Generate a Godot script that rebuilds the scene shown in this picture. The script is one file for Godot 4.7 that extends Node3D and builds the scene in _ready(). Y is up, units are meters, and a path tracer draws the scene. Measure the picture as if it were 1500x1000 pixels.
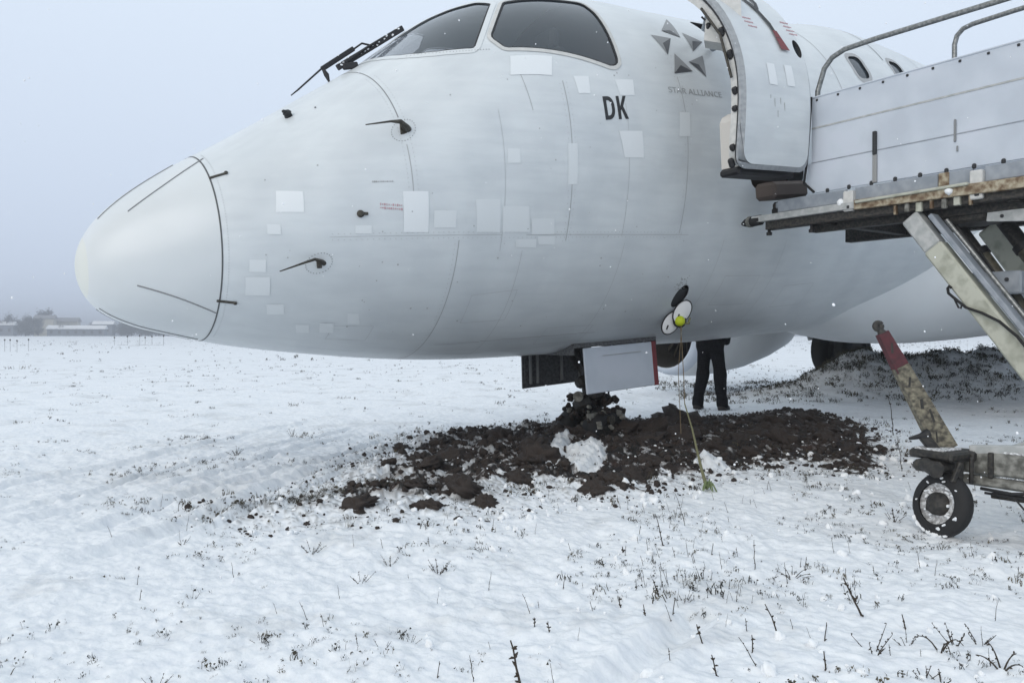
extends Node3D

# ---------------------------------------------------------------- constants
const EYE := 1.02
const YAW := 0.61108
const PITCH := 0.06831
const CX := -0.7517
const CY := 0.4666
const CZ := 6.1796
const KX := [0.0, 0.1, 0.3, 0.6, 1.05, 1.6, 2.2, 2.8, 3.4, 4.2, 5.0, 6.0, 7.0, 8.0, 9.0, 10.0, 11.0, 12.5]
const KT := [0.9311, 1.2098, 1.4129, 1.6173, 1.8724, 2.2039, 2.5774, 3.0104, 3.2667, 3.3807, 3.3900, 3.43, 3.58, 3.70, 3.62, 3.50, 3.42, 3.38]
const KB := [0.9311, 0.6648, 0.5302, 0.4310, 0.3164, 0.2180, 0.1304, 0.0713, 0.0419, 0.0241, 0.0246, 0.0, 0.0, 0.0, 0.0, 0.0, 0.0, 0.0]
const KW := [0.0, 0.2667, 0.4808, 0.6977, 0.9109, 1.0945, 1.2395, 1.3372, 1.4067, 1.4636, 1.4876, 1.505, 1.505, 1.505, 1.505, 1.505, 1.505, 1.505]
var ku: Array[float] = []
var kd := {}
var M := {}
var rng := RandomNumberGenerator.new()
var R0: Transform3D            # airliner frame -> world
var noise_a := FastNoiseLite.new()
var noise_b := FastNoiseLite.new()
var noise_c := FastNoiseLite.new()
var noise_d := FastNoiseLite.new()

# ---------------------------------------------------------------- materials
func lin(r: float, g: float, b: float) -> Color:
	return Color(r, g, b).linear_to_srgb()

func mat(c: Color, rough := 0.6, metal := 0.0) -> StandardMaterial3D:
	var m := StandardMaterial3D.new()
	m.albedo_color = c
	m.roughness = rough
	m.metallic = metal
	return m

func noise_tex(c0: Color, c1: Color, freq: float, size := 256, seed_ := 1, p0 := 0.25, p1 := 0.75, octaves := 5) -> NoiseTexture2D:
	var n := FastNoiseLite.new()
	n.seed = seed_
	n.noise_type = FastNoiseLite.TYPE_SIMPLEX_SMOOTH
	n.frequency = freq
	n.fractal_octaves = octaves
	var t := NoiseTexture2D.new()
	t.width = size
	t.height = size
	t.seamless = true
	t.noise = n
	var g := Gradient.new()
	g.offsets = PackedFloat32Array([p0, p1])
	g.colors = PackedColorArray([c0, c1])
	t.color_ramp = g
	return t

func normal_tex(freq: float, strength: float, size := 256, seed_ := 1, octaves := 4) -> NoiseTexture2D:
	var n := FastNoiseLite.new()
	n.seed = seed_
	n.noise_type = FastNoiseLite.TYPE_SIMPLEX_SMOOTH
	n.frequency = freq
	n.fractal_octaves = octaves
	var t := NoiseTexture2D.new()
	t.width = size
	t.height = size
	t.seamless = true
	t.noise = n
	t.as_normal_map = true
	t.bump_strength = strength
	return t

func nmat(c0: Color, c1: Color, freq: float, scale: float, rough: float, metal := 0.0, seed_ := 1, p0 := 0.25, p1 := 0.75, world := false) -> StandardMaterial3D:
	var m := mat(Color.WHITE, rough, metal)
	m.albedo_texture = noise_tex(c0, c1, freq, 256, seed_, p0, p1)
	m.uv1_triplanar = true
	m.uv1_world_triplanar = world
	m.uv1_scale = Vector3.ONE * scale
	return m

func make_materials() -> void:
	M.paint = nmat(lin(0.595, 0.636, 0.662), lin(0.665, 0.703, 0.724), 0.016, 0.4, 0.33, 0.0, 3, 0.2, 0.7)
	M.paint.normal_enabled = true
	M.paint.normal_texture = normal_tex(0.02, 1.5, 256, 12, 2)
	M.paint.normal_scale = 0.12
	M.paint.detail_enabled = true
	M.paint.detail_blend_mode = BaseMaterial3D.BLEND_MODE_MUL
	M.paint.detail_albedo = noise_tex(Color(0.965, 0.967, 0.97), Color.WHITE, 0.014, 256, 61, 0.25, 0.7)
	M.paint.detail_uv_layer = BaseMaterial3D.DETAIL_UV_2
	M.paint.uv2_triplanar = true
	M.paint.uv2_scale = Vector3(0.35, 2.2, 2.2)
	M.radome = nmat(lin(0.60, 0.636, 0.656), lin(0.65, 0.682, 0.70), 0.012, 0.5, 0.3, 0.0, 5)
	M.radome_tip = mat(lin(0.66, 0.685, 0.655), 0.42)
	M.fairing = nmat(lin(0.70, 0.725, 0.74), lin(0.76, 0.785, 0.80), 0.012, 0.3, 0.35, 0.0, 6)
	M.patch = mat(lin(0.74, 0.775, 0.797), 0.4)
	M.patch2 = mat(lin(0.69, 0.727, 0.748), 0.36)
	M.seam = mat(lin(0.22, 0.23, 0.24), 0.7)
	M.seam_soft = mat(lin(0.38, 0.39, 0.40), 0.6)
	M.seam_dark = mat(lin(0.09, 0.095, 0.10), 0.7)
	M.seam_faint = mat(lin(0.47, 0.49, 0.505), 0.55)
	M.gap = mat(lin(0.03, 0.032, 0.035), 0.8)
	M.dark_metal = nmat(lin(0.028, 0.026, 0.022), lin(0.075, 0.068, 0.052), 0.05, 3.0, 0.5, 0.2, 8)
	M.rubber = mat(lin(0.012, 0.012, 0.013), 0.75)
	M.black = mat(lin(0.012, 0.012, 0.014), 0.55)
	M.letter = mat(lin(0.014, 0.015, 0.017), 0.45)
	M.letter_grey = mat(lin(0.36, 0.38, 0.395), 0.5)
	M.logo_grey = mat(lin(0.25, 0.26, 0.27), 0.45)
	M.logo_dark = mat(lin(0.05, 0.052, 0.058), 0.45)
	M.red = mat(lin(0.16, 0.012, 0.016), 0.5)
	M.red_dark = mat(lin(0.10, 0.008, 0.012), 0.6)
	M.red_faint = mat(lin(0.50, 0.30, 0.33), 0.5)
	M.grey_seal = nmat(lin(0.26, 0.28, 0.30), lin(0.36, 0.38, 0.40), 0.04, 2.0, 0.45, 0.0, 9)
	M.liner = nmat(lin(0.50, 0.51, 0.50), lin(0.60, 0.60, 0.585), 0.03, 1.5, 0.5, 0.0, 10)
	M.liner_warm = mat(lin(0.55, 0.53, 0.50), 0.5)
	M.inside = mat(lin(0.06, 0.06, 0.062), 0.8)
	M.inside_brown = mat(lin(0.09, 0.07, 0.06), 0.8)
	M.bay = nmat(lin(0.055, 0.057, 0.06), lin(0.12, 0.122, 0.125), 0.05, 2.0, 0.6, 0.0, 11)
	M.rib = mat(lin(0.27, 0.275, 0.275), 0.5)
	M.alu = nmat(lin(0.47, 0.52, 0.59), lin(0.54, 0.59, 0.66), 0.012, 0.5, 0.38, 0.0, 12)
	M.alu_dark = nmat(lin(0.23, 0.26, 0.30), lin(0.32, 0.35, 0.39), 0.02, 1.2, 0.42, 0.0, 13)
	M.galv = nmat(lin(0.16, 0.17, 0.17), lin(0.33, 0.34, 0.34), 0.03, 4.0, 0.38, 0.55, 14)
	M.rust_paint = nmat(lin(0.12, 0.075, 0.042), lin(0.40, 0.36, 0.27), 0.02, 2.6, 0.7, 0.0, 15, 0.2, 0.75)
	M.leg_paint = nmat(lin(0.31, 0.32, 0.265), lin(0.46, 0.47, 0.405), 0.014, 1.6, 0.55, 0.0, 16, 0.2, 0.6)
	M.leg_grey = nmat(lin(0.34, 0.36, 0.36), lin(0.46, 0.47, 0.47), 0.03, 1.6, 0.5, 0.0, 17)
	M.cylinder = nmat(lin(0.035, 0.033, 0.026), lin(0.11, 0.10, 0.072), 0.03, 2.5, 0.5, 0.0, 18)
	M.grime = nmat(lin(0.012, 0.012, 0.012), lin(0.05, 0.045, 0.038), 0.04, 3.0, 0.6, 0.0, 19)
	M.chassis = nmat(lin(0.09, 0.09, 0.08), lin(0.26, 0.26, 0.24), 0.03, 2.0, 0.65, 0.0, 20)
	M.bar_paint = nmat(lin(0.04, 0.036, 0.03), lin(0.24, 0.22, 0.16), 0.03, 4.0, 0.75, 0.0, 21, 0.25, 0.7)
	M.bar_red = nmat(lin(0.05, 0.018, 0.022), lin(0.10, 0.022, 0.030), 0.03, 4.0, 0.75, 0.0, 22)
	M.snow_bit = mat(lin(0.84, 0.865, 0.89), 0.85)
	M.snow_dirty = nmat(lin(0.22, 0.22, 0.225), lin(0.78, 0.80, 0.82), 0.03, 5.0, 0.85, 0.0, 23)
	M.clod = nmat(lin(0.012, 0.010, 0.009), lin(0.062, 0.040, 0.030), 0.03, 2.2, 0.8, 0.0, 24, 0.25, 0.8)
	M.clod.normal_enabled = true
	M.clod.normal_texture = normal_tex(0.06, 6.0, 256, 31)
	M.clod.normal_scale = 1.0
	M.yellow = mat(lin(0.52, 0.62, 0.01), 0.5)
	M.yellow_rope = nmat(lin(0.10, 0.095, 0.05), lin(0.27, 0.27, 0.14), 0.05, 8.0, 0.8, 0.0, 25)
	M.green_rope = mat(lin(0.17, 0.22, 0.10), 0.8)
	M.white_plate = mat(lin(0.78, 0.79, 0.80), 0.4)
	M.trouser = nmat(lin(0.006, 0.006, 0.007), lin(0.018, 0.018, 0.02), 0.03, 5.0, 0.9, 0.0, 26)
	M.trouser.metallic_specular = 0.2
	M.skin = mat(lin(0.45, 0.28, 0.20), 0.6)
	M.hair = mat(lin(0.03, 0.022, 0.016), 0.8)
	M.boot = mat(lin(0.02, 0.018, 0.016), 0.7)
	M.stem = nmat(lin(0.018, 0.015, 0.012), lin(0.07, 0.055, 0.04), 0.05, 14.0, 0.9, 0.0, 27)
	M.stem_light = mat(lin(0.16, 0.12, 0.07), 0.9)
	M.bark = mat(lin(0.10, 0.108, 0.115), 0.9)
	M.wall_cream = mat(lin(0.50, 0.475, 0.40), 0.8)
	M.wall_grey = mat(lin(0.20, 0.22, 0.25), 0.8)
	M.roof_snow = mat(lin(0.82, 0.83, 0.85), 0.85)
	M.roof_dark = mat(lin(0.24, 0.24, 0.25), 0.8)
	M.hull_blue = mat(lin(0.03, 0.05, 0.09), 0.4)
	M.grass = mat(Color.WHITE, 0.9)
	M.grass.vertex_color_use_as_albedo = true
	M.flake = mat(lin(0.85, 0.87, 0.9), 0.9)
	var g := mat(Color(0.27, 0.315, 0.355, 0.45), 0.06)
	g.transparency = BaseMaterial3D.TRANSPARENCY_ALPHA
	M.glass = g
	# ground
	var s := mat(Color.WHITE, 0.82)
	s.vertex_color_use_as_albedo = true
	s.albedo_texture = noise_tex(Color(0.955, 0.96, 0.97), Color.WHITE, 0.03, 512, 41, 0.25, 0.6)
	s.uv1_triplanar = true
	s.uv1_world_triplanar = true
	s.uv1_scale = Vector3.ONE * 0.9
	s.normal_enabled = true
	s.normal_texture = normal_tex(0.035, 5.0, 512, 42, 5)
	s.normal_scale = 0.55
	M.snow = s
	var u := mat(Color.WHITE, 0.78)
	u.vertex_color_use_as_albedo = true
	u.albedo_texture = noise_tex(Color(0.55, 0.52, 0.5), Color.WHITE, 0.04, 512, 43, 0.25, 0.7)
	u.uv1_triplanar = true
	u.uv1_world_triplanar = true
	u.uv1_scale = Vector3.ONE * 2.3
	u.normal_enabled = true
	u.normal_texture = normal_tex(0.05, 8.0, 512, 44, 5)
	u.normal_scale = 1.0
	M.mud = u

# ---------------------------------------------------------------- node helpers
func thing(called: String, label: String, category: String, at := Vector3.ZERO, turn := 0.0, group := "") -> Node3D:
	var o := Node3D.new()
	o.name = called
	add_child(o, true)
	o.position = at
	o.rotation.y = turn
	tag(o, label, category, group)
	return o

func tag(o: Node, label: String, category: String, group := "", kind := "") -> void:
	if label: o.set_meta("label", label)
	if category: o.set_meta("category", category)
	if group: o.set_meta("group", group)
	if kind: o.set_meta("kind", kind)

func obj(called: String, mesh: Mesh, m: Material, parent: Node = self) -> MeshInstance3D:
	var o := MeshInstance3D.new()
	o.name = called
	o.mesh = mesh
	o.material_override = m
	parent.add_child(o, true)
	return o

func st() -> SurfaceTool:
	var s := SurfaceTool.new()
	s.begin(Mesh.PRIMITIVE_TRIANGLES)
	return s

func done(s: SurfaceTool) -> ArrayMesh:
	s.generate_normals()
	return s.commit()

func face(s: SurfaceTool, pts: Array, center: Vector3) -> void:
	var n: Vector3 = (pts[1] - pts[0]).cross(pts[2] - pts[0])
	var mid := Vector3.ZERO
	for p in pts: mid += p
	mid /= pts.size()
	var rev := n.dot(mid - center) > 0.0
	for i in range(1, pts.size() - 1):
		if rev:
			s.add_vertex(pts[0]); s.add_vertex(pts[i + 1]); s.add_vertex(pts[i])
		else:
			s.add_vertex(pts[0]); s.add_vertex(pts[i]); s.add_vertex(pts[i + 1])

# bevelled box in a frame
func cbox(s: SurfaceTool, xf: Transform3D, size: Vector3, bevel := 0.004) -> void:
	s.set_smooth_group(-1)
	var h := size * 0.5
	var b: float = min(bevel, min(h.x, min(h.y, h.z)) * 0.6)
	var c := xf.origin
	var P := func(sx: int, sy: int, sz: int, ax: int) -> Vector3:
		var v := Vector3(sx * (h.x - (0.0 if ax == 0 else b)), sy * (h.y - (0.0 if ax == 1 else b)), sz * (h.z - (0.0 if ax == 2 else b)))
		return xf * v
	for q in [-1, 1]:
		face(s, [P.call(q, -1, -1, 0), P.call(q, 1, -1, 0), P.call(q, 1, 1, 0), P.call(q, -1, 1, 0)], c)
		face(s, [P.call(-1, q, -1, 1), P.call(1, q, -1, 1), P.call(1, q, 1, 1), P.call(-1, q, 1, 1)], c)
		face(s, [P.call(-1, -1, q, 2), P.call(1, -1, q, 2), P.call(1, 1, q, 2), P.call(-1, 1, q, 2)], c)
		for r in [-1, 1]:
			face(s, [P.call(q, r, -1, 0), P.call(q, r, 1, 0), P.call(q, r, 1, 1), P.call(q, r, -1, 1)], c)
			face(s, [P.call(q, -1, r, 0), P.call(q, 1, r, 0), P.call(q, 1, r, 2), P.call(q, -1, r, 2)], c)
			face(s, [P.call(-1, q, r, 1), P.call(1, q, r, 1), P.call(1, q, r, 2), P.call(-1, q, r, 2)], c)
			for t in [-1, 1]:
				face(s, [P.call(q, r, t, 0), P.call(q, r, t, 1), P.call(q, r, t, 2)], c)

func boxm(center: Vector3, size: Vector3, basis := Basis(), bevel := 0.004) -> ArrayMesh:
	var s := st()
	cbox(s, Transform3D(basis, center), size, bevel)
	return done(s)

# box beam from a to b, with width and height across
func beam(s: SurfaceTool, a: Vector3, b: Vector3, w: float, h: float, up := Vector3.UP, bevel := 0.004) -> void:
	var x := (b - a).normalized()
	var z := x.cross(up).normalized()
	var y := z.cross(x).normalized()
	cbox(s, Transform3D(Basis(x, y, z), (a + b) * 0.5), Vector3(a.distance_to(b), h, w), bevel)

func beamm(a: Vector3, b: Vector3, w: float, h: float, up := Vector3.UP, bevel := 0.004) -> ArrayMesh:
	var s := st()
	beam(s, a, b, w, h, up, bevel)
	return done(s)

func tube(s: SurfaceTool, pts: Array, radii, sides := 8, caps := true) -> void:
	var n := pts.size()
	var t: Vector3 = (pts[1] - pts[0]).normalized()
	var u := t.cross(Vector3.UP if absf(t.y) < 0.9 else Vector3.RIGHT).normalized()
	var rings := []
	for i in n:
		if i > 0 and i < n - 1:
			t = (pts[i + 1] - pts[i - 1]).normalized()
		elif i == n - 1:
			t = (pts[i] - pts[i - 1]).normalized()
		u = (u - t * u.dot(t)).normalized()
		var v := t.cross(u)
		var r: float = radii if radii is float else radii[i]
		var ring := []
		for k in sides:
			var a := TAU * k / sides
			ring.append(pts[i] + (u * cos(a) + v * sin(a)) * r)
		rings.append(ring)
	s.set_smooth_group(0)
	for i in n - 1:
		var c: Vector3 = (pts[i] + pts[i + 1]) * 0.5
		for k in sides:
			var k2 := (k + 1) % sides
			face(s, [rings[i][k], rings[i][k2], rings[i + 1][k2], rings[i + 1][k]], c)
	if caps:
		s.set_smooth_group(-1)
		face(s, rings[0], pts[1])
		face(s, rings[n - 1], pts[n - 2])

func tubem(pts: Array, radii, sides := 8) -> ArrayMesh:
	var s := st()
	tube(s, pts, radii, sides)
	return done(s)

# lathe about local y; profile of (radius, y) with outside walls running upwards
func lathe(s: SurfaceTool, prof: Array, seg: int, xf := Transform3D()) -> void:
	s.set_smooth_group(0)
	for i in prof.size() - 1:
		var a: Vector2 = prof[i]
		var b: Vector2 = prof[i + 1]
		for k in seg:
			var t0 := TAU * k / seg
			var t1 := TAU * (k + 1) / seg
			var p0 := xf * Vector3(a.x * cos(t0), a.y, a.x * sin(t0))
			var p1 := xf * Vector3(a.x * cos(t1), a.y, a.x * sin(t1))
			var q0 := xf * Vector3(b.x * cos(t0), b.y, b.x * sin(t0))
			var q1 := xf * Vector3(b.x * cos(t1), b.y, b.x * sin(t1))
			if a.x > 1e-5:
				s.add_vertex(p0); s.add_vertex(p1); s.add_vertex(q1)
			if b.x > 1e-5:
				s.add_vertex(p0); s.add_vertex(q1); s.add_vertex(q0)

func lathem(prof: Array, seg: int, xf := Transform3D()) -> ArrayMesh:
	var s := st()
	lathe(s, prof, seg, xf)
	return done(s)

func frame_y(dir: Vector3, at: Vector3) -> Transform3D:   # a frame whose y axis runs along dir
	var y := dir.normalized()
	var x := y.cross(Vector3.UP if absf(y.y) < 0.9 else Vector3.RIGHT).normalized()
	return Transform3D(Basis(x, y, x.cross(y)), at)

# rows of points joined to a smooth sheet
func sheet(rows: Array, closed := false) -> ArrayMesh:
	var s := st()
	s.set_smooth_group(0)
	for i in rows.size() - 1:
		var n: int = rows[i].size()
		for k in (n if closed else n - 1):
			var k2 := (k + 1) % n
			var a: Vector3 = rows[i][k]
			var b: Vector3 = rows[i][k2]
			var c: Vector3 = rows[i + 1][k2]
			var d: Vector3 = rows[i + 1][k]
			if not (a.is_equal_approx(b)):
				s.add_vertex(a); s.add_vertex(b); s.add_vertex(c)
			if not (c.is_equal_approx(d)):
				s.add_vertex(a); s.add_vertex(c); s.add_vertex(d)
	return done(s)

# flat polygon (x, y) with thickness along z
func plate(s: SurfaceTool, poly: PackedVector2Array, thick: float, xf: Transform3D) -> void:
	s.set_smooth_group(-1)
	var idx := Geometry2D.triangulate_polygon(poly)
	var mid := Vector2.ZERO
	for p in poly: mid += p
	mid /= poly.size()
	for z in [-0.5, 0.5]:
		for i in range(0, idx.size(), 3):
			var t := []
			for k in 3:
				var p := poly[idx[i + k]]
				t.append(xf * Vector3(p.x, p.y, z * thick))
			var inside := xf * Vector3(poly[idx[i]].x, poly[idx[i]].y, 0)
			face(s, t, inside - (xf.basis.z * z * 0.0))
	var cw := Geometry2D.is_polygon_clockwise(poly)
	for i in poly.size():
		var a := poly[i]
		var b := poly[(i + 1) % poly.size()]
		var n2 := (b - a).orthogonal() * (1.0 if cw else -1.0)
		var mid2 := (a + b) * 0.5 - n2
		face(s, [xf * Vector3(a.x, a.y, -0.5 * thick), xf * Vector3(b.x, b.y, -0.5 * thick), xf * Vector3(b.x, b.y, 0.5 * thick), xf * Vector3(a.x, a.y, 0.5 * thick)], xf * Vector3(mid2.x, mid2.y, 0))

func platem(poly: PackedVector2Array, thick: float, xf: Transform3D) -> ArrayMesh:
	var s := st()
	plate(s, poly, thick, xf)
	return done(s)

# ---------------------------------------------------------------- fuselage surface
func slopes(v: Array) -> Array:
	var n := v.size()
	var d := []
	d.resize(n)
	for i in n:
		if i == 0:
			d[i] = (v[1] - v[0]) / (ku[1] - ku[0])
		elif i == n - 1:
			d[i] = 0.0
		else:
			var hs: float = ku[i] - ku[i - 1]
			var hd: float = ku[i + 1] - ku[i]
			d[i] = (hs * hs * v[i + 1] + (hd * hd - hs * hs) * v[i] - hd * hd * v[i - 1]) / (hs * hd * (hd + hs))
	return d

func setup_profile() -> void:
	for x in KX: ku.append(sqrt(x))
	kd.t = slopes(KT)
	kd.b = slopes(KB)
	kd.w = slopes(KW)
	for i in [11, 12]:
		kd.b[i] = 0.0
		kd.w[i] = 0.0

func spline(x: float, v: Array, d: Array) -> float:
	var u := sqrt(clampf(x, 0.0, 12.5))
	var i := 0
	while i < ku.size() - 2 and u > ku[i + 1]: i += 1
	var h: float = ku[i + 1] - ku[i]
	var t: float = (u - ku[i]) / h
	var t2 := t * t
	var t3 := t2 * t
	return (2 * t3 - 3 * t2 + 1) * v[i] + (t3 - 2 * t2 + t) * d[i] * h + (3 * t2 - 2 * t3) * v[i + 1] + (t3 - t2) * d[i + 1] * h

func prof(x: float) -> Array:
	var yt := spline(x, KT, kd.t)
	var yb := spline(x, KB, kd.b)
	var w := spline(x, KW, kd.w)
	if x > 19.5:
		var t := (x - 19.5) / 10.4
		yb += 2.35 * pow(t, 1.5)
		yt -= 0.35 * t * t
		w *= 1.0 - 0.9 * pow(t, 1.4)
	var ym := yb + (yt - yb) * (0.5 + 0.05 * clampf(x / 5.0, 0, 1))
	return [yt, yb, w, ym]

func fus0(x: float, phi: float) -> Vector3:
	var p := prof(x)
	var s := sin(deg_to_rad(phi))
	var c := cos(deg_to_rad(phi))
	return Vector3(x, p[3] + ((p[0] - p[3]) if s > 0 else (p[3] - p[1])) * s, p[2] * c)

func fnorm(x: float, phi: float) -> Vector3:
	var e := 0.01
	var x0 := maxf(x - e, 0.0005)
	var a := fus0(x + e, phi) - fus0(x0, phi)
	var b := fus0(x, phi + 0.5) - fus0(x, phi - 0.5)
	var n := a.cross(b).normalized()
	if x < 0.002: return Vector3(-1, 0, 0)
	return n

func fus(x: float, phi: float, off := 0.0) -> Vector3:
	if off == 0.0: return fus0(x, phi)
	return fus0(x, phi) + fnorm(x, phi) * off

func phi_at(x: float, y: float) -> float:   # port side angle at a height
	var p := prof(x)
	var s: float = (y - p[3]) / ((p[0] - p[3]) if y > p[3] else (p[3] - p[1]))
	return rad_to_deg(asin(clampf(s, -1, 1)))

class Sheet:
	var v := PackedVector3Array()
	var n := PackedVector3Array()
	var i := PackedInt32Array()
	func mesh() -> ArrayMesh:
		var a := []
		a.resize(Mesh.ARRAY_MAX)
		a[Mesh.ARRAY_VERTEX] = v
		a[Mesh.ARRAY_NORMAL] = n
		a[Mesh.ARRAY_INDEX] = i
		var m := ArrayMesh.new()
		m.add_surface_from_arrays(Mesh.PRIMITIVE_TRIANGLES, a)
		return m

func add_poly(sh: Sheet, poly: PackedVector2Array, off: float) -> void:
	var idx := Geometry2D.triangulate_polygon(poly)
	if idx.is_empty(): return
	var base := sh.v.size()
	for p in poly:
		var nn := fnorm(p.x, p.y)
		sh.v.append(fus0(p.x, p.y) + nn * off)
		sh.n.append(nn)
	for t in range(0, idx.size(), 3):
		var a := idx[t]
		var b := idx[t + 1]
		var c := idx[t + 2]
		var va := sh.v[base + a]
		var cr := (sh.v[base + b] - va).cross(sh.v[base + c] - va)
		if cr.dot(sh.n[base + a]) > 0:
			sh.i.append_array([base + a, base + c, base + b])
		else:
			sh.i.append_array([base + a, base + b, base + c])

func bounds(poly: PackedVector2Array) -> Rect2:
	var r := Rect2(poly[0], Vector2.ZERO)
	for p in poly: r = r.expand(p)
	return r

# a patch of skin that follows the fuselage; polygons are (x, angle in degrees)
func conform(outer: Array, holes: Array, off: float, dx := 0.05, dphi := 3.0) -> ArrayMesh:
	var sh := Sheet.new()
	for poly in outer:
		var r := bounds(poly)
		var nx := maxi(1, ceili(r.size.x / dx))
		var ny := maxi(1, ceili(r.size.y / dphi))
		for a in nx:
			for b in ny:
				var x0 := r.position.x + r.size.x * a / nx
				var x1 := r.position.x + r.size.x * (a + 1) / nx
				var y0 := r.position.y + r.size.y * b / ny
				var y1 := r.position.y + r.size.y * (b + 1) / ny
				var cell := PackedVector2Array([Vector2(x0, y0), Vector2(x1, y0), Vector2(x1, y1), Vector2(x0, y1)])
				var parts := Geometry2D.intersect_polygons(cell, poly)
				for h in holes:
					var next := []
					for q in parts: next.append_array(Geometry2D.clip_polygons(q, h))
					parts.assign(next)
				for q in parts: add_poly(sh, q, off)
	return sh.mesh()

const KM := 0.0225   # metres per degree, about
func grow(poly: PackedVector2Array, d: float) -> PackedVector2Array:
	var m := PackedVector2Array()
	for p in poly: m.append(Vector2(p.x, p.y * KM) * 100.0)
	var o := Geometry2D.offset_polygon(m, d * 100.0, Geometry2D.JOIN_ROUND)
	var out := PackedVector2Array()
	var last := Vector2(1e9, 1e9)
	for p in o[0]:
		if p.distance_to(last) > 0.15:
			out.append(Vector2(p.x / 100.0, p.y / KM / 100.0))
			last = p
	return out

func rounded(poly: PackedVector2Array, r: float) -> PackedVector2Array:
	return grow(grow(poly, -r), r)

func flip_phi(poly: PackedVector2Array) -> PackedVector2Array:
	var o := PackedVector2Array()
	for i in range(poly.size() - 1, -1, -1): o.append(Vector2(poly[i].x, 180.0 - poly[i].y))
	return o

func pts2(a: Array) -> PackedVector2Array:
	var o := PackedVector2Array()
	for i in range(0, a.size(), 2): o.append(Vector2(a[i], a[i + 1]))
	return o

func skin(xs: Array, p0: float, p1: float, dphi: float, holes: Array) -> ArrayMesh:
	var sh := Sheet.new()
	var ny := int(round((p1 - p0) / dphi))
	var boxes := []
	for h in holes: boxes.append(bounds(h))
	for x in xs:
		for j in ny + 1:
			var ph := p0 + (p1 - p0) * j / ny
			sh.v.append(fus0(x, ph))
			sh.n.append(fnorm(x, ph))
	for a in xs.size() - 1:
		for j in ny:
			var cell := Rect2(xs[a], p0 + (p1 - p0) * j / ny, xs[a + 1] - xs[a], (p1 - p0) / ny)
			var cut := []
			for k in holes.size():
				if boxes[k].intersects(cell): cut.append(holes[k])
			var i0 := a * (ny + 1) + j
			var i1 := i0 + ny + 1
			if cut.is_empty():
				sh.i.append_array([i0, i0 + 1, i1 + 1, i0, i1 + 1, i1])
			else:
				var e := cell.end
				var parts := [PackedVector2Array([cell.position, Vector2(e.x, cell.position.y), e, Vector2(cell.position.x, e.y)])]
				for h in cut:
					var next := []
					for q in parts: next.append_array(Geometry2D.clip_polygons(q, h))
					parts = next
				for q in parts: add_poly(sh, q, 0.0)
	return sh.mesh()

func ring_strip(x: float, p0: float, p1: float, w: float, off := 0.0015) -> ArrayMesh:
	return conform([pts2([x - w / 2, p0, x + w / 2, p0, x + w / 2, p1, x - w / 2, p1])], [], off, 1.0, 2.5)

func line_strip(a: Vector2, b: Vector2, w: float, off := 0.0015) -> ArrayMesh:
	var da := Vector2(b.x - a.x, (b.y - a.y) * KM).normalized().orthogonal() * w * 0.5
	var d := Vector2(da.x, da.y / KM)
	return conform([PackedVector2Array([a - d, b - d, b + d, a + d])], [], off, 0.06, 3.0)

# lettering that lies on the skin
func letters(text: String, bold: bool, x0: float, x1: float, phi_base: float, cap: float, off := 0.003) -> ArrayMesh:
	var f := SystemFont.new()
	f.font_names = PackedStringArray(["Droid Sans"])
	f.font_weight = 700 if bold else 400
	var t := TextMesh.new()
	t.text = text
	t.font = f
	t.font_size = 64
	t.pixel_size = 0.01
	t.depth = 0.02
	t.curve_step = 2.0
	var a := t.get_mesh_arrays()
	var v: PackedVector3Array = a[Mesh.ARRAY_VERTEX]
	var lo := v[0]
	var hi := v[0]
	for p in v:
		lo = lo.min(p)
		hi = hi.max(p)
	var q := PackedVector3Array()
	for p in v:
		var x := lerpf(x0, x1, (p.x - lo.x) / (hi.x - lo.x))
		var pr := prof(x)
		var r: float = (pr[0] - pr[3] + pr[2]) * 0.5
		var ph := phi_base + rad_to_deg(cap * (p.y - lo.y) / (hi.y - lo.y) / r)
		q.append(fus(x, ph, off if p.z > 0 else 0.0005))
	a[Mesh.ARRAY_VERTEX] = q
	var nn: PackedVector3Array = a[Mesh.ARRAY_NORMAL]
	for i in nn.size(): nn[i] = fnorm(q[i].x, phi_at(q[i].x, q[i].y))
	var m := ArrayMesh.new()
	var b := []
	b.resize(Mesh.ARRAY_MAX)
	b[Mesh.ARRAY_VERTEX] = q
	b[Mesh.ARRAY_NORMAL] = nn
	b[Mesh.ARRAY_INDEX] = a[Mesh.ARRAY_INDEX]
	m.add_surface_from_arrays(Mesh.PRIMITIVE_TRIANGLES, b)
	return m

# level frame (along the aircraft, height, outwards) -> world
func lvl(a: float, h: float, o: float) -> Vector3:
	return Basis(Vector3.UP, YAW) * Vector3(a - CX, 0, o - CZ) + Vector3(0, h, 0)

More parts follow.
